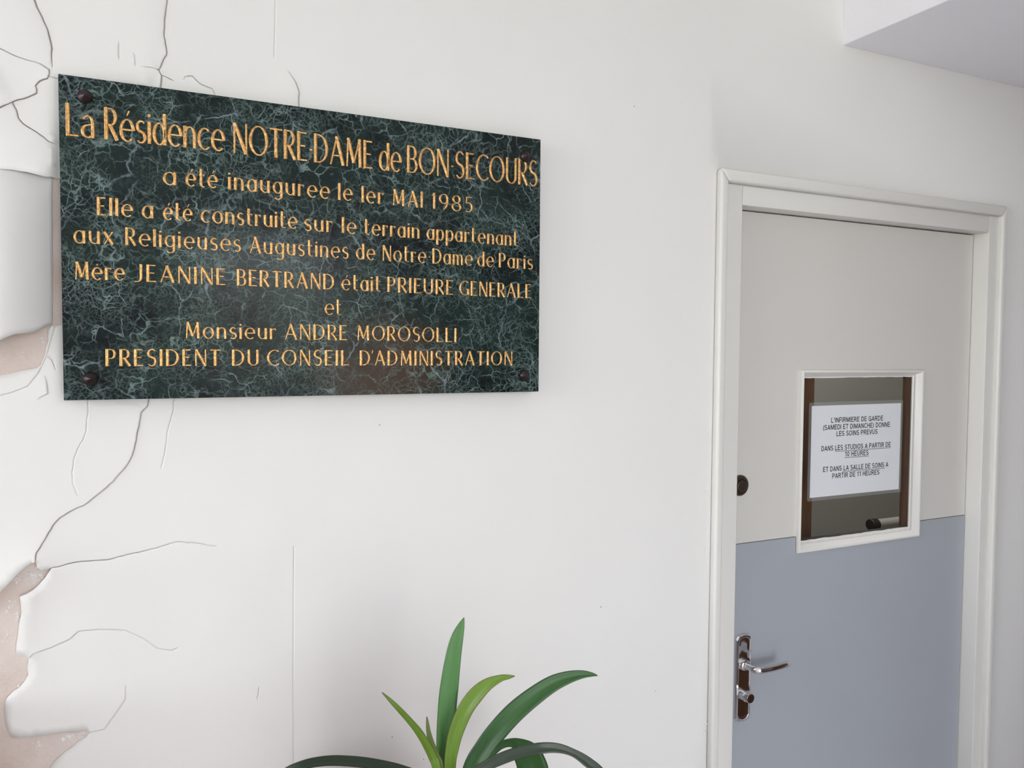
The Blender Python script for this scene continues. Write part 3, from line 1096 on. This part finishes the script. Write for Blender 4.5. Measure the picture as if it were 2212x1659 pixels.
# (word, left, right, baseline left, baseline right)  in the photograph; per line: cap height and pen weights
LINES = [
    ('opening line in tall gilt letters', 0.0445, .112, .058, 0.10, [
        ('L@', 143.5, 204.5, 293, 299.5), ('Résidence', 226.8, 485, 301, 327.5), ('NOTRE-DAME', 504.5, 805, 330, 365.5), ('de', 820, 866.6, 367.5, 372), ('BON-SECOURS', 880, 1160.5, 373, 403)]),
    ('second line of gilt letters', 0.0262, .150, .075, 0.22, [
        ('a', 353.5, 380.5, 398.5, 400.5), ('été', 403, 469.6, 402, 406.5), ('inauguree', 494, 712, 409, 430.0), ('le', 731.6, 761, 431.6, 434), ('!er', 780, 828.6, 437, 441.5), ('MAI', 848.5, 913.4, 443.5, 449), ('1985', 933, 1021, 450.6, 459.5)]),
    ('third line of gilt letters', 0.0250, .155, .075, 0.20, [
        ('Elle', 211, 286.5, 464.5, 469), ('a', 308, 330.5, 470.8, 472), ('été', 354.4, 415, 474.5, 478), ('construite', 435.4, 642, 480, 494.5), ('sur', 658.5, 718.5, 498, 502), ('le', 739.5, 770, 503, 506), ('terrain', 787.6, 906, 507, 515.5), ('appartenant', 923, 1118.5, 517, 532)]),
    ('fourth line of gilt letters', 0.0250, .145, .072, 0.20, [
        ('aux', 160, 245, 525, 528.5), ('Religieuses', 272, 520, 529.5, 543.5), ('Augustines', 540, 752.7, 546.5, 558.5), ('de', 770.4, 810, 559.5, 562), ('Notre-Dame', 827, 1020.5, 563, 574), ('de', 1032.4, 1066, 575, 577), ('Paris', 1078.5, 1150.5, 577.5, 582)]),
    ('fifth line of gilt letters', 0.0246, .155, .075, 0.20, [
        ('Mère', 162, 269, 603.5, 606), ('JEANINE', 291, 487.5, 607.5, 616), ('BERTRAND', 513, 722, 616.7, 626), ('était', 739, 822, 626.5, 630), ('PRIEURE', 838, 979, 630.6, 637), ('GENERALE', 993, 1147.5, 637.5, 644.5)]),
    ('single word et in gilt letters', 0.0246, .140, .07, 0.16, [
        ('et', 702.5, 737.5, 679.5, 681)]),
    ('seventh line of gilt letters', 0.0240, .150, .075, 0.20, [
        ('Monsieur', 401, 596.5, 730.6, 733), ('ANDRE', 616, 750, 733, 735), ('MOROSOLLI', 772, 986, 735, 739.5)]),
    ('last line of gilt capitals', 0.0242, .160, .078, 0.22, [
        ('PRESIDENT', 229.5, 476.5, 791, 790), ('DU', 502.5, 559, 790, 789.7), ('CONSEIL', 578, 753.5, 789.7, 789.4), ("D'ADMINISTRATION", 778.5, 1107, 789.4, 789)]),
]
for desc, cap, kw, nw, track, words in LINES:
    bm = bmesh.new()
    for word, xl, xr, yl, yr in words:
        a, b = at(xl, yl, PYF), at(xr, yr, PYF)
        nat = sum(GL[ch][0] for ch in word) + track * (len(word) - 1)
        sx = (b.x - a.x) / (nat * cap)
        x = a.x
        for ch in word:
            w, strokes = GL[ch]
            for pts, mode in strokes:
                q = []
                for u, v in pts:
                    qx = x + u * cap * sx
                    t = (qx - a.x) / (b.x - a.x)
                    q.append((qx, a.z + (b.z - a.z) * t + v * cap))
                stroke_mesh(bm, q, mode, kw * cap * (1.18 if cap < 0.04 else 1.06), nw * cap * 1.12, PYF)
            x += (w + track) * cap * sx
    bmesh.ops.recalc_face_normals(bm, faces=bm.faces[:])
    tag(obj('inscription', bm, GOLD, plaque, smooth=True, angle=1.2), desc)

# ------------------------------------------------------------------ the door: casing, jamb, leaf
CX0, CX1, CZ1, CY = 1.0760, 1.9912, 2.0905, -0.018
IX0, IX1, IZ1 = 1.0960, 1.9735, 2.0655        # inner edge of the casing
JX0, JX1, JZ1 = 1.1435, 1.9405, 2.0235        # inner edge of the jamb
LEAF_Y = 0.036
trim = empty('trim_1', ((CX0 + CX1) / 2, 0, 0))
tag(trim, kind='structure')


def casing(pts):
    bm = bmesh.new()
    add_prism(bm, pts, CY, 0.0)
    return obj('casing', bm, TRIM, trim, bevel=0.005)


casing([(CX0, 0), (IX0, 0), (IX0, IZ1), (CX0, CZ1)])
casing([(CX1, 0), (IX1, 0), (IX1, IZ1), (CX1, CZ1)])
casing([(CX0, CZ1), (CX1, CZ1), (IX1, IZ1), (IX0, IZ1)])


def jamb(x0, x1, z0, z1):
    bm = bmesh.new()
    add_box(bm, x0, x1, -0.004, 0.118, z0, z1)
    return obj('jamb', bm, TRIM, trim, bevel=0.0018)


jamb(IX0 + 0.0012, JX0, 0, JZ1 + 0.041)
jamb(JX1, IX1 + 0.006, 0, JZ1 + 0.041)
jamb(JX0 + 0.0005, JX1 - 0.0005, JZ1, JZ1 + 0.0405)
# stop behind the leaf so that no light passes round it
bm = bmesh.new()
add_box(bm, JX0, JX0 + 0.03, 0.068, 0.118, 0, JZ1)
add_box(bm, JX1 - 0.01, JX1, 0.068, 0.118, 0, JZ1)
add_box(bm, JX0 + 0.03, JX1 - 0.01, 0.068, 0.118, JZ1 - 0.02, JZ1)
obj('door_stop', bm, TRIM, trim)

door = empty('door_1', ((JX0 + JX1) / 2, LEAF_Y, 0.006))
tag(door, kind='structure')
LX0, LX1, LZ1 = JX0 + 0.002, JX1 - 0.003, JZ1 - 0.003
WX0, WX1, WZ0, WZ1 = 1.3530, 1.7578, 1.2636, 1.6793       # outer edge of the pane's frame
PANE_Y = 0.040
GX0, GX1, GZ0, GZ1 = WX0 + 0.0180, WX1 - 0.0272, WZ0 + 0.0222, WZ1 - 0.0155       # clear opening
bm = bmesh.new()
hx0, hx1, hz0, hz1 = GX0 - 0.003, GX1 + 0.003, GZ0 - 0.003, GZ1 + 0.003
add_box(bm, LX0, hx0, LEAF_Y, LEAF_Y + 0.03, 0.006, LZ1)
add_box(bm, hx1, LX1, LEAF_Y, LEAF_Y + 0.03, 0.006, LZ1)
add_box(bm, hx0, hx1, LEAF_Y, LEAF_Y + 0.03, 0.006, hz0)
add_box(bm, hx0, hx1, LEAF_Y, LEAF_Y + 0.03, hz1, LZ1)
obj('door_leaf', bm, DOORP, door)
# grey sheet on the lower half, notched round the pane's frame
PZ = 1.3005
bm = bmesh.new()
add_prism(bm, [(LX0 + 0.001, 0.02), (LX1 - 0.001, 0.02), (LX1 - 0.001, PZ), (WX1 + 0.0005, PZ), (WX1 + 0.0005, WZ0 - 0.0005), (WX0 - 0.002, WZ0 - 0.0005), (WX0 - 0.002, PZ), (LX0 + 0.001, PZ)], LEAF_Y - 0.0012, LEAF_Y + 0.0005)
tag(obj('lower_panel', bm, GREY, door), 'grey lower sheet of the door')
bm = bmesh.new()
add_box(bm, LX0 + 0.001, WX0 - 0.002, LEAF_Y - 0.0006, LEAF_Y + 0.0004, PZ, PZ + 0.0014)
add_box(bm, WX1 + 0.0005, LX1 - 0.001, LEAF_Y - 0.0006, LEAF_Y + 0.0004, PZ, PZ + 0.0014)
add_box(bm, WX0 - 0.002, WX0, LEAF_Y - 0.0006, LEAF_Y + 0.0004, WZ0, PZ)
obj('panel_joint', bm, mat('dirty_joint', (0.10, 0.095, 0.09, 1), 0.7), door)
bm = bmesh.new()
for a0, a1, b0, b1 in ((hx0, hx0 + 0.003, hz0, hz1), (hx1 - 0.003, hx1, hz0, hz1), (hx0 + 0.003, hx1 - 0.003, hz0, hz0 + 0.003), (hx0 + 0.003, hx1 - 0.003, hz1 - 0.003, hz1)):
    add_box(bm, a0, a1, 0.0448, LEAF_Y + 0.0302, b0, b1, 1 if a1 - a0 > 0.1 else 0)
tag(obj('pane_lining', bm, [BROWN, BLACK], door), 'brown wooden lining behind the pane')
# frame of the pane: rounded moulding, mitred
FY = 0.0260


def moulding(bm):
    # cross-section: distance in from the outer edge, share of the slope down to the glass, y
    prof = [(0.0, 0, LEAF_Y), (0.0, 0, FY + 0.004), (0.0012, 0, FY + 0.0012), (0.0032, 0, FY), (0.0054, 0, FY + 0.0005), (0.0070, 0, FY + 0.0025), (0.0074, 1, PANE_Y)]
    eL, eR, eB, eT = (GX0 - WX0) - 0.0074, (WX1 - GX1) - 0.0074, (GZ0 - WZ0) - 0.0074, (WZ1 - GZ1) - 0.0074
    rings = []
    for d, e, y in prof:
        x0, x1, z0, z1 = WX0 + d + e * eL, WX1 - d - e * eR, WZ0 + d + e * eB, WZ1 - d - e * eT
        rings.append([bm.verts.new((x, y, z)) for x, z in ((x0, z0), (x1, z0), (x1, z1), (x0, z1))])
    for a, b in zip(rings, rings[1:]):
        for k in range(4):
            bm.faces.new((a[k], a[(k + 1) % 4], b[(k + 1) % 4], b[k]))
    bmesh.ops.recalc_face_normals(bm, faces=bm.faces[:])


bm = bmesh.new()
moulding(bm)
# sloping inner sill
tag(obj('pane_frame', bm, TRIM, door, smooth=True, angle=0.9), 'pale moulding round the small pane')
bm = bmesh.new()
rnd = random.Random(5)
xs = [GX0 + (GX1 - GX0) * k / 24 for k in range(25)]
add_prism(bm, [(x, GZ0) for x in xs] + [(x, GZ0 + 0.0028 + rnd.uniform(-1, 1) * 0.0008) for x in xs[::-1]], PANE_Y - 0.0008, PANE_Y)
add_prism(bm, [(x, GZ1) for x in xs] + [(x, GZ1 - 0.0028 + rnd.uniform(-1, 1) * 0.0006) for x in xs[::-1]], PANE_Y - 0.0008, PANE_Y)
obj('putty_bead', bm, TRIM, door)
bm = bmesh.new()
add_box(bm, GX0 - 0.001, GX1 + 0.001, PANE_Y, PANE_Y + 0.004, GZ0 - 0.001, GZ1 + 0.001)
obj('glass_pane', bm, GLASS, door)

# handle set on its long plate
HX0, HX1, HZ0, HZ1 = 1.1790, 1.2220, 0.9050, 1.1010
hc = (HX0 + HX1) / 2


def plate_outline(inset, c):
    x0, x1, z0, z1 = HX0 + inset, HX1 - inset, HZ0 + inset, HZ1 - inset
    o = []
    # clipped, bowed ends
    for sgn, zc in ((1, z1), (-1, z0)):
        row = [(x0, zc - sgn * c), (x0 + c * 0.55, zc - sgn * c * 0.22)] + [(hc + (x1 - x0) * 0.5 * k * 0.55, zc - sgn * 0.0025 * k * k) for k in (-1, -0.5, 0, 0.5, 1)] + [(x1 - c * 0.55, zc - sgn * c * 0.22), (x1, zc - sgn * c)]
        o += row if sgn > 0 else row[::-1]
    return o


bm = bmesh.new()
rings = []
for inset, y in ((0.0, LEAF_Y - 0.001), (0.0, LEAF_Y - 0.0045), (0.0022, LEAF_Y - 0.0078), (0.0050, LEAF_Y - 0.0085), (0.0062, LEAF_Y - 0.0072), (0.0075, LEAF_Y - 0.0068)):
    rings.append([bm.verts.new((x, y, z)) for x, z in plate_outline(inset, 0.010)])
for a, b in zip(rings, rings[1:]):
    n = len(a)
    for k in range(n):
        bm.faces.new((a[k], a[(k + 1) % n], b[(k + 1) % n], b[k]))
bm.faces.new(rings[-1])
bm.faces.new(rings[0][::-1])
bmesh.ops.recalc_face_normals(bm, faces=bm.faces[:])
plate = tag(obj('handle_plate', bm, CHROME, door, smooth=True, angle=0.35), 'chrome handle plate')
PY = LEAF_Y - 0.0068
HZ = 1.0340
hx = 1.2005
bm = bmesh.new()
add_lathe(bm, [(0.0125, 0.0), (0.0125, 0.004), (0.0112, 0.0075), (0.0088, 0.0085), (0.0085, 0.012)], (hx, PY, HZ), (0, -1, 0), 32)
o = obj('handle_collar', bm, CHROME, None, smooth=True, angle=0.5)
o.parent = plate
o.matrix_parent_inverse = plate.matrix_world.inverted()
# neck comes out of the plate, then the grip runs to the right
pts, rad = [], []
for k in range(6):
    pts.append((hx, PY - 0.006 - 0.022 * k / 5, HZ)); rad.append(0.0075)
cy = PY - 0.028
for k in range(1, 9):
    a = PI / 2 * k / 8
    pts.append((hx + 0.012 * (1 - math.cos(a)), cy - 0.012 * math.sin(a), HZ)); rad.append(0.0076 + 0.0010 * math.sin(a))
for k in range(1, 15):
    t = k / 14
    pts.append((hx + 0.012 + 0.081 * t, cy - 0.012 - 0.004 * math.sin(t * PI), HZ + 0.002 * t)); rad.append(0.0086 - 0.0014 * t if t < 0.93 else (0.0072 - 0.0028 * (t - 0.93) / 0.07))
bm = bmesh.new()
add_tube(bm, pts, rad, 24, 0.82)
o = tag(obj('lever_handle', bm, CHROME, None, smooth=True, angle=0.7), 'curved chrome lever')
o.parent = plate
# key cylinder
kx, kz = 1.1965, 0.9695
bm = bmesh.new()
add_lathe(bm, [(0.0118, 0.0), (0.0118, 0.016), (0.0108, 0.0175), (0.0104, 0.0275), (0.0098, 0.0285)], (kx, PY, kz), (0, -1, 0), 32)
o = obj('key_cylinder', bm, CHROME, None, smooth=True, angle=0.5)
o.parent = plate
bm = bmesh.new()
add_box(bm, kx - 0.0010, kx + 0.0010, PY - 0.0289, PY - 0.027, kz - 0.006, kz + 0.006)
add_box(bm, kx - 0.0020, kx + 0.0010, PY - 0.0289, PY - 0.027, kz - 0.001, kz + 0.0015)
o = obj('keyhole', bm, BLACK, None)
o.parent = plate
# upper lock
bm = bmesh.new()
add_lathe(bm, [(0.0228, 0.0), (0.0228, 0.003), (0.0205, 0.0055), (0.0150, 0.0062), (0.0138, 0.0045)], (1.1850, LEAF_Y, 1.4297), (0, -1, 0), 40)
dead = tag(obj('upper_lock', bm, LOCKM, door, smooth=True, angle=0.5), 'dark round lock above the handle')
bm = bmesh.new()
add_lathe(bm, [(0.0125, 0.0), (0.0125, 0.0085), (0.0115, 0.0092)], (1.1850, LEAF_Y, 1.4285), (0, -1, 0), 32)
o = obj('lock_barrel', bm, LOCKM, None, smooth=True, angle=0.5)
o.parent = dead
bm = bmesh.new()
add_box(bm, 1.1842, 1.1858, LEAF_Y - 0.0096, LEAF_Y - 0.008, 1.4205, 1.4275)
o = obj('keyhole', bm, BLACK, None)
o.parent = dead

lobby_fill = bpy.data.lights.new('lobby_fill', 'AREA')  # added fill light that brightens the lobby behind the glass
lobby_fill.size = 0.3
lobby_fill.energy = 17.0
lo = bpy.data.objects.new('lobby_fill', lobby_fill)
lo.location = (1.9, 0.5, 2.8)
C.objects.link(lo)
# behind the pane: upright standing in for a brown reflection, and a lever
for pl, pr, y0, side in ((1722, 1756, 0.20, 'left'),):
    bm = bmesh.new()
    add_box(bm, at(pl, 980, y0).x, at(pr, 980, y0).x, y0, y0 + 0.05, 0.0, ZC)
    tag(obj('reflection_post', bm, BROWN), 'brown upright standing in for a reflection at the %s edge of the small door pane' % side, 'post')
q = at(1888, 1133, 0.62)
rail = empty('grab_rail', (3.2, 0.62, q.z))
tag(rail, 'grey rail with a black end behind the lower right corner of the pane', 'rail')
bm = bmesh.new()
add_lathe(bm, [(0.0165, 0.0), (0.0165, 3.199 - q.x - 0.012)], (q.x + 0.012, 0.62, q.z), (1, 0, 0), 20)
obj('rail_bar', bm, mat('dull_steel', (0.42, 0.42, 0.40, 1), 0.5, 0.3), rail, smooth=True, angle=0.5)
bm = bmesh.new()
add_lathe(bm, [(0.018, 0.0), (0.0205, 0.003), (0.0205, 0.030), (0.018, 0.034)], (q.x - 0.020, 0.62, q.z), (1, 0, 0), 20)
obj('end_cap', bm, BLACK, rail, smooth=True, angle=0.5)

# ------------------------------------------------------------------ the notice behind the pane
NY = PANE_Y + 0.0056
nx0, nx1, nz0, nz1 = 1.4045, 1.7020, 1.3840, 1.5955
p1, p2, p3, p4 = at(1753, 878, NY), at(1946, 870, NY), at(1750, 1076, NY), at(1942, 1056, NY)
nx0, nx1 = (p1.x + p3.x) / 2, (p2.x + p4.x) / 2
nz0, nz1 = (p3.z + p4.z) / 2, (p1.z + p2.z) / 2
notice = empty('notice', ((nx0 + nx1) / 2, NY, nz0))
tag(notice, 'white printed notice in a clear plastic sleeve behind the door pane', 'notice')
bm = bmesh.new()
add_box(bm, nx0, nx1, NY, NY + 0.0003, nz0, nz1)
obj('paper_sheet', bm, PAPER, notice)
bm = bmesh.new()
f, r = 0.0080, 0.006
rim = []
for cx, cz, a0 in ((nx1 + f - r, nz1 + f - r, 0), (nx0 - f + r, nz1 + f - r, 90), (nx0 - f + r, nz0 - f + r, 180), (nx1 + f - r, nz0 - f + r, 270)):
    rim += [(cx + r * math.cos(math.radians(a0 + 15 * k)), cz + r * math.sin(math.radians(a0 + 15 * k))) for k in range(7)]
add_prism(bm, rim, NY + 0.0004, NY + 0.0008)
obj('plastic_sleeve', bm, SLEEVE, notice)


SN = {
    'A': (.66, [[(.05, 0), (.33, .96)], [(.33, .96), (.61, 0)], [(.16, .30), (.50, .30)]]),
    'C': (.66, [arc(.37, .5, .29, .43, 42, 318, 20)]),
    'D': (.66, [[(.09, 0), (.09, 1)], [(.09, .93), (.28, .93)] + arc(.28, .5, .29, .43, 88, -88, 14) + [(.09, .07)]]),
    'E': (.60, [[(.09, 0), (.09, 1)], [(.09, .93), (.57, .93)], [(.09, .52), (.53, .52)], [(.09, .07), (.58, .07)]]),
    'F': (.56, [[(.09, 0), (.09, 1)], [(.09, .93), (.55, .93)], [(.09, .50), (.49, .50)]]),
    'G': (.72, [arc(.38, .5, .30, .43, 42, 322, 20), [(.64, .02), (.64, .46)], [(.40, .46), (.68, .46)]]),
    'H': (.66, [[(.09, 0), (.09, 1)], [(.57, 0), (.57, 1)], [(.09, .52), (.57, .52)]]),
    'I': (.18, [[(.09, 0), (.09, 1)]]),
    'L': (.54, [[(.09, 0), (.09, 1)], [(.09, .07), (.53, .07)]]),
    'M': (.82, [[(.09, 0), (.09, 1)], [(.11, .97), (.41, .06)], [(.41, .06), (.71, .97)], [(.73, 0), (.73, 1)]]),
    'N': (.66, [[(.09, 0), (.09, 1)], [(.10, .95), (.56, .05)], [(.57, 0), (.57, 1)]]),
    'O': (.74, [arc(.37, .5, .30, .43, 90, 450, 28)]),
    'P': (.60, [[(.09, 0), (.09, 1)], [(.09, .93), (.34, .93)] + arc(.34, .70, .19, .23, 88, -88, 10) + [(.09, .47)]]),
    'R': (.66, [[(.09, 0), (.09, 1)], [(.09, .93), (.36, .93)] + arc(.36, .715, .19, .215, 88, -88, 10) + [(.09, .50)], [(.36, .50), (.59, 0)]]),
    'S': (.60, [arc(.30, .715, .215, .215, 25, 250, 12) + arc(.30, .285, .235, .215, 75, -160, 12)]),
    'T': (.60, [[(.30, 0), (.30, .98)], [(0, .93), (.60, .93)]]),
    'U': (.66, [[(.09, 1), (.09, .34)] + arc(.33, .33, .24, .26, 180, 360, 14) + [(.57, .34), (.57, 1)]]),
    'V': (.62, [[(.04, 1), (.31, .04)], [(.31, .04), (.58, 1)]]),
    '(': (.28, [arc(.52, .38, .40, .68, 130, 230, 12)]),
    ')': (.28, [arc(-.24, .38, .40, .68, 50, -50, 12)]),
    '0': (.54, [arc(.27, .5, .19, .43, 90, 450, 24)]),
    '1': (.44, [[(.28, 0), (.28, 1)], [(.08, .76), (.28, .93)]]),
    "'": (.20, [[(.10, .66), (.10, 1)]]),
    ' ': (.26, []),
}


def flat_stroke(bm, pts, w, y):
    P = []
    for p in pts:
        if not P or math.hypot(p[0] - P[-1][0], p[1] - P[-1][1]) > 1e-6: P.append(p)
    n = len(P)
    closed = math.hypot(P[0][0] - P[-1][0], P[0][1] - P[-1][1]) < 1e-6
    rows = []
    for i in range(n):
        a, b = (P[(i - 1) % (n - 1)], P[(i + 1) % (n - 1)]) if closed else (P[max(0, i - 1)], P[min(n - 1, i + 1)])
        dx, dz = b[0] - a[0], b[1] - a[1]
        ln = math.hypot(dx, dz)
        nx, nz = -dz / ln * w / 2, dx / ln * w / 2
        rows.append((bm.verts.new((P[i][0] + nx, y, P[i][1] + nz)), bm.verts.new((P[i][0] - nx, y, P[i][1] - nz))))
    for a, b in zip(rows, rows[1:]):
        bm.faces.new((a[0], a[1], b[1], b[0]))


def print_line(txt, pxl, pxr, pyl, pyr, cap, under=None):
    a, b = at(pxl, pyl, NY), at(pxr, pyr, NY)
    zb = (a.z + b.z) / 2
    gap = 0.085
    nat = sum(SN[ch][0] for ch in txt) + gap * (len(txt) - 1)
    sx = (b.x - a.x) / (nat * cap)
    bm = bmesh.new()
    x = a.x
    for ch in txt:
        w, strokes = SN[ch]
        for st in strokes:
            flat_stroke(bm, [(x + u * cap * sx, zb + v * cap) for u, v in st], cap * 0.155, NY - 0.00015)
        x += (w + gap) * cap * sx
    if under:
        u0, u1 = at(under[0], pyl, NY).x, at(under[1], pyr, NY).x
        flat_stroke(bm, [(u0, zb - 0.0026), (u1, zb - 0.0026)], 0.0011, NY - 0.00015)
    bmesh.ops.recalc_face_normals(bm, faces=bm.faces[:])
    obj('printed_line', bm, INK, notice)


CAPH = 0.0118
print_line("L'INFIRMIERE DE GARDE", 1795, 1907.5, 913.5, 908, CAPH)
print_line('(SAMEDI ET DIMANCHE) DONNE', 1777.5, 1922.5, 930, 921, CAPH)
print_line('LES SOINS PREVUS', 1806.5, 1895.5, 942.5, 937, CAPH)
print_line('DANS LES STUDIOS A PARTIR DE', 1774, 1924, 975, 964.5, CAPH, (1803.5, 1924))
print_line('10 HEURES', 1825, 1876, 986, 983, CAPH, (1824, 1876.5))
print_line('ET DANS LA SALLE DE SOINS A', 1777.5, 1918.5, 1020, 1008, CAPH, (1819, 1911.5))
print_line('PARTIR DE 11 HEURES', 1797.5, 1899.5, 1033.5, 1025, CAPH)

# ------------------------------------------------------------------ the potted plant
LY = -0.36
crown = at(968, 1745, LY)


def leaf(path, mt, fold=0.16, side=0.0, twist=None, depth=None):
    """path: (px, py, depth offset, width px) from base to tip, all around the plane y = LY"""
    pts, wid = [], []
    for px, py, dy, w in path:
        p = at(px, py, LY + dy)
        q = at(px + 10, py, LY + dy)
        pts.append(p)
        wid.append(w * (q - p).length / 10)
    # Catmull-Rom
    fine, fw = [], []
    n = len(pts)
    for i in range(n - 1):
        a, b, c, d = pts[max(0, i - 1)], pts[i], pts[i + 1], pts[min(n - 1, i + 2)]
        wa, wb, wc, wd = wid[max(0, i - 1)], wid[i], wid[i + 1], wid[min(n - 1, i + 2)]
        for k in range(9):
            t = k / 9
            f = lambda A, B, Cc, Dd: 0.5 * ((2 * B) + (Cc - A) * t + (2 * A - 5 * B + 4 * Cc - Dd) * t * t + (-A + 3 * B - 3 * Cc + Dd) * t ** 3)
            fine.append(Vector([f(a[j], b[j], c[j], d[j]) for j in range(3)]))
            fw.append(max(0.0004, f(wa, wb, wc, wd)))
    fine.append(pts[-1])
    fw.append(max(0.0004, wid[-1]))
    bm = bmesh.new()
    uv = bm.loops.layers.uv.new('UVMap')
    rows = []
    m = len(fine)
    for i, p in enumerate(fine):
        t = (fine[min(i + 1, m - 1)] - fine[max(i - 1, 0)]).normalized()
        tw = side
        if twist: tw += twist * (i / (m - 1))
        view = (CAM - p).normalized()
        face = view - t * view.dot(t)          # the side of the blade turned to the room
        face.normalize()
        s = t.cross(face).normalized()
        s = s * math.cos(tw) + face * math.sin(tw)
        nn = s.cross(t).normalized()
        row = []
        w = fw[i] / max(0.35, math.cos(tw))
        for k in range(7):
            u = k / 6 * 2 - 1
            row.append(bm.verts.new(p + s * (u * w / 2) + nn * (fold * w * (abs(u) ** 1.4 - 0.5))))
        rows.append(row)
    for i in range(m - 1):
        for k in range(6):
            f = bm.faces.new((rows[i][k], rows[i][k + 1], rows[i + 1][k + 1], rows[i + 1][k]))
            for lp, (uu, vv) in zip(f.loops, ((k / 6, i / m), ((k + 1) / 6, i / m), ((k + 1) / 6, (i + 1) / m), (k / 6, (i + 1) / m))):
                lp[uv].uv = (uu, vv)
    o = obj('leaf', bm, mt, plant, smooth=True, angle=2.5)
    s = o.modifiers.new('thickness', 'SOLIDIFY')
    s.thickness = 0.0011
    s.offset = 0
    return o


plant = empty('potted_plant', (crown.x, LY, 0.62))
tag(plant, 'potted plant with long strap-like green leaves below the plaque', 'plant')
leaf([(966, 1750, 0, 28), (963, 1660, 0.0, 33), (962, 1600, 0.0, 35), (966, 1530, 0.0, 36.5), (971, 1480, 0, 36), (979, 1420, 0.0, 31), (987, 1380, 0.0, 25), (996, 1352, 0.0, 14), (1002.5, 1334, 0.0, 1)], LEAF_MID, 0.10)
leaf([(974, 1750, -0.01, 22), (972, 1659, -0.02, 22), (978, 1610, -0.022, 26), (989, 1570, -0.025, 29), (1007, 1530, -0.03, 30), (1030, 1499, -0.035, 29), (1054, 1478, -0.04, 22), (1082, 1465, -0.045, 12), (1100, 1462, -0.05, 7), (1112, 1460.5, -0.05, 1)], LEAF_YEL, 0.22)
leaf([(995, 1750, -0.02, 26), (1020, 1662, -0.03, 36), (1046, 1617, -0.035, 38), (1076, 1577, -0.04, 38), (1110, 1540, -0.045, 37), (1148, 1508, -0.05, 34), (1190, 1479, -0.055, 29), (1225, 1464, -0.06, 22), (1256, 1457, -0.065, 14), (1278, 1457, -0.068, 7), (1291, 1459.5, -0.07, 1)], LEAF_DRK, 0.20)
leaf([(990, 1752, -0.04, 18), (1015, 1684, -0.06, 20), (1050, 1655, -0.07, 20), (1090, 1636, -0.08, 21), (1130, 1623, -0.09, 20), (1170, 1616, -0.10, 19), (1205, 1616, -0.105, 16), (1238, 1626, -0.11, 13), (1268, 1645, -0.115, 17), (1300, 1672, -0.12, 16), (1330, 1710, -0.12, 2)], LEAF_GRY, 0.16)
leaf([(985, 1752, 0.03, 20), (1030, 1660, 0.05, 22), (1066, 1618, 0.06, 20), (1092, 1606, 0.07, 14), (1112, 1606, 0.08, 20), (1128, 1620, 0.085, 44), (1144, 1642, 0.09, 54), (1158, 1680, 0.09, 52), (1168, 1730, 0.09, 30), (1172, 1770, 0.09, 2)], LEAF_DRK, 0.12)
leaf([(960, 1752, -0.03, 20), (920, 1690, -0.05, 20), (870, 1664, -0.07, 18), (800, 1649, -0.09, 20), (735, 1643, -0.11, 20), (690, 1645, -0.12, 19), (650, 1654, -0.13, 18), (612, 1672, -0.135, 16), (570, 1710, -0.14, 2)], LEAF_GRY, 0.18)
leaf([(955, 1752, -0.02, 14), (944, 1664, -0.03, 16), (935, 1636, -0.03, 16), (920, 1606, -0.035, 15), (902, 1578, -0.04, 13), (882, 1554, -0.045, 11), (858, 1528, -0.05, 9), (840, 1510, -0.05, 6), (825.5, 1496, -0.05, 1)], LEAF_YEL, 0.22)
leaf([(960, 1752, -0.005, 12), (952, 1662, -0.012, 14), (942, 1632, -0.012, 13), (932, 1606, -0.013, 11), (926, 1582, -0.014, 8), (923.5, 1563, -0.014, 5), (922, 1548.5, -0.014, 1)], LEAF_BUD, 0.3)
leaf([(962, 1752, 0.0, 10), (950, 1650, -0.004, 11), (940, 1624, -0.005, 8), (934, 1603, -0.005, 5), (930, 1583, -0.005, 1)], LEAF_GRY, 0.3)
# pot, soil and neck below the edge of the photograph
pz = crown.z - 0.06
bm = bmesh.new()
add_lathe(bm, [(0.072, 0.0), (0.078, 0.01), (0.100, 0.165), (0.110, 0.168), (0.112, 0.198), (0.104, 0.2), (0.096, 0.175), (0.02, 0.172)], (crown.x, LY, pz - 0.19), (0, 0, 1), 40)
obj('flower_pot', bm, TERRA, plant, smooth=True, angle=0.5)
bm = bmesh.new()
add_lathe(bm, [(0.096, 0.0), (0.096, 0.012), (0.05, 0.02), (0.01, 0.022)], (crown.x, LY, pz - 0.022), (0, 0, 1), 32)
obj('soil', bm, SOIL, plant, smooth=True)
bm = bmesh.new()
add_lathe(bm, [(0.022, 0.0), (0.02, 0.03), (0.017, 0.08)], (crown.x, LY, pz - 0.01), (0, 0, 1), 20)
obj('leaf_neck', bm, LEAF_BUD, plant, smooth=True)
# side table that carries the pot
tz = pz - 0.19
table = empty('side_table', (crown.x, LY, 0))
tag(table, 'small wooden side table carrying the potted plant', 'table')
bm = bmesh.new()
add_box(bm, crown.x - 0.24, crown.x + 0.24, LY - 0.2, LY + 0.2, tz - 0.03, tz)
obj('table_top', bm, OAK, table, bevel=0.004)
for sx in (-1, 1):
    for sy in (-1, 1):
        bm = bmesh.new()
        x, y = crown.x + sx * 0.2, LY + sy * 0.16
        add_box(bm, x - 0.018, x + 0.018, y - 0.018, y + 0.018, 0, tz - 0.03)
        obj('leg', bm, OAK, table, bevel=0.003)
plant.location.z = tz
for ch in plant.children: ch.matrix_parent_inverse = Matrix.Translation(-plant.location)
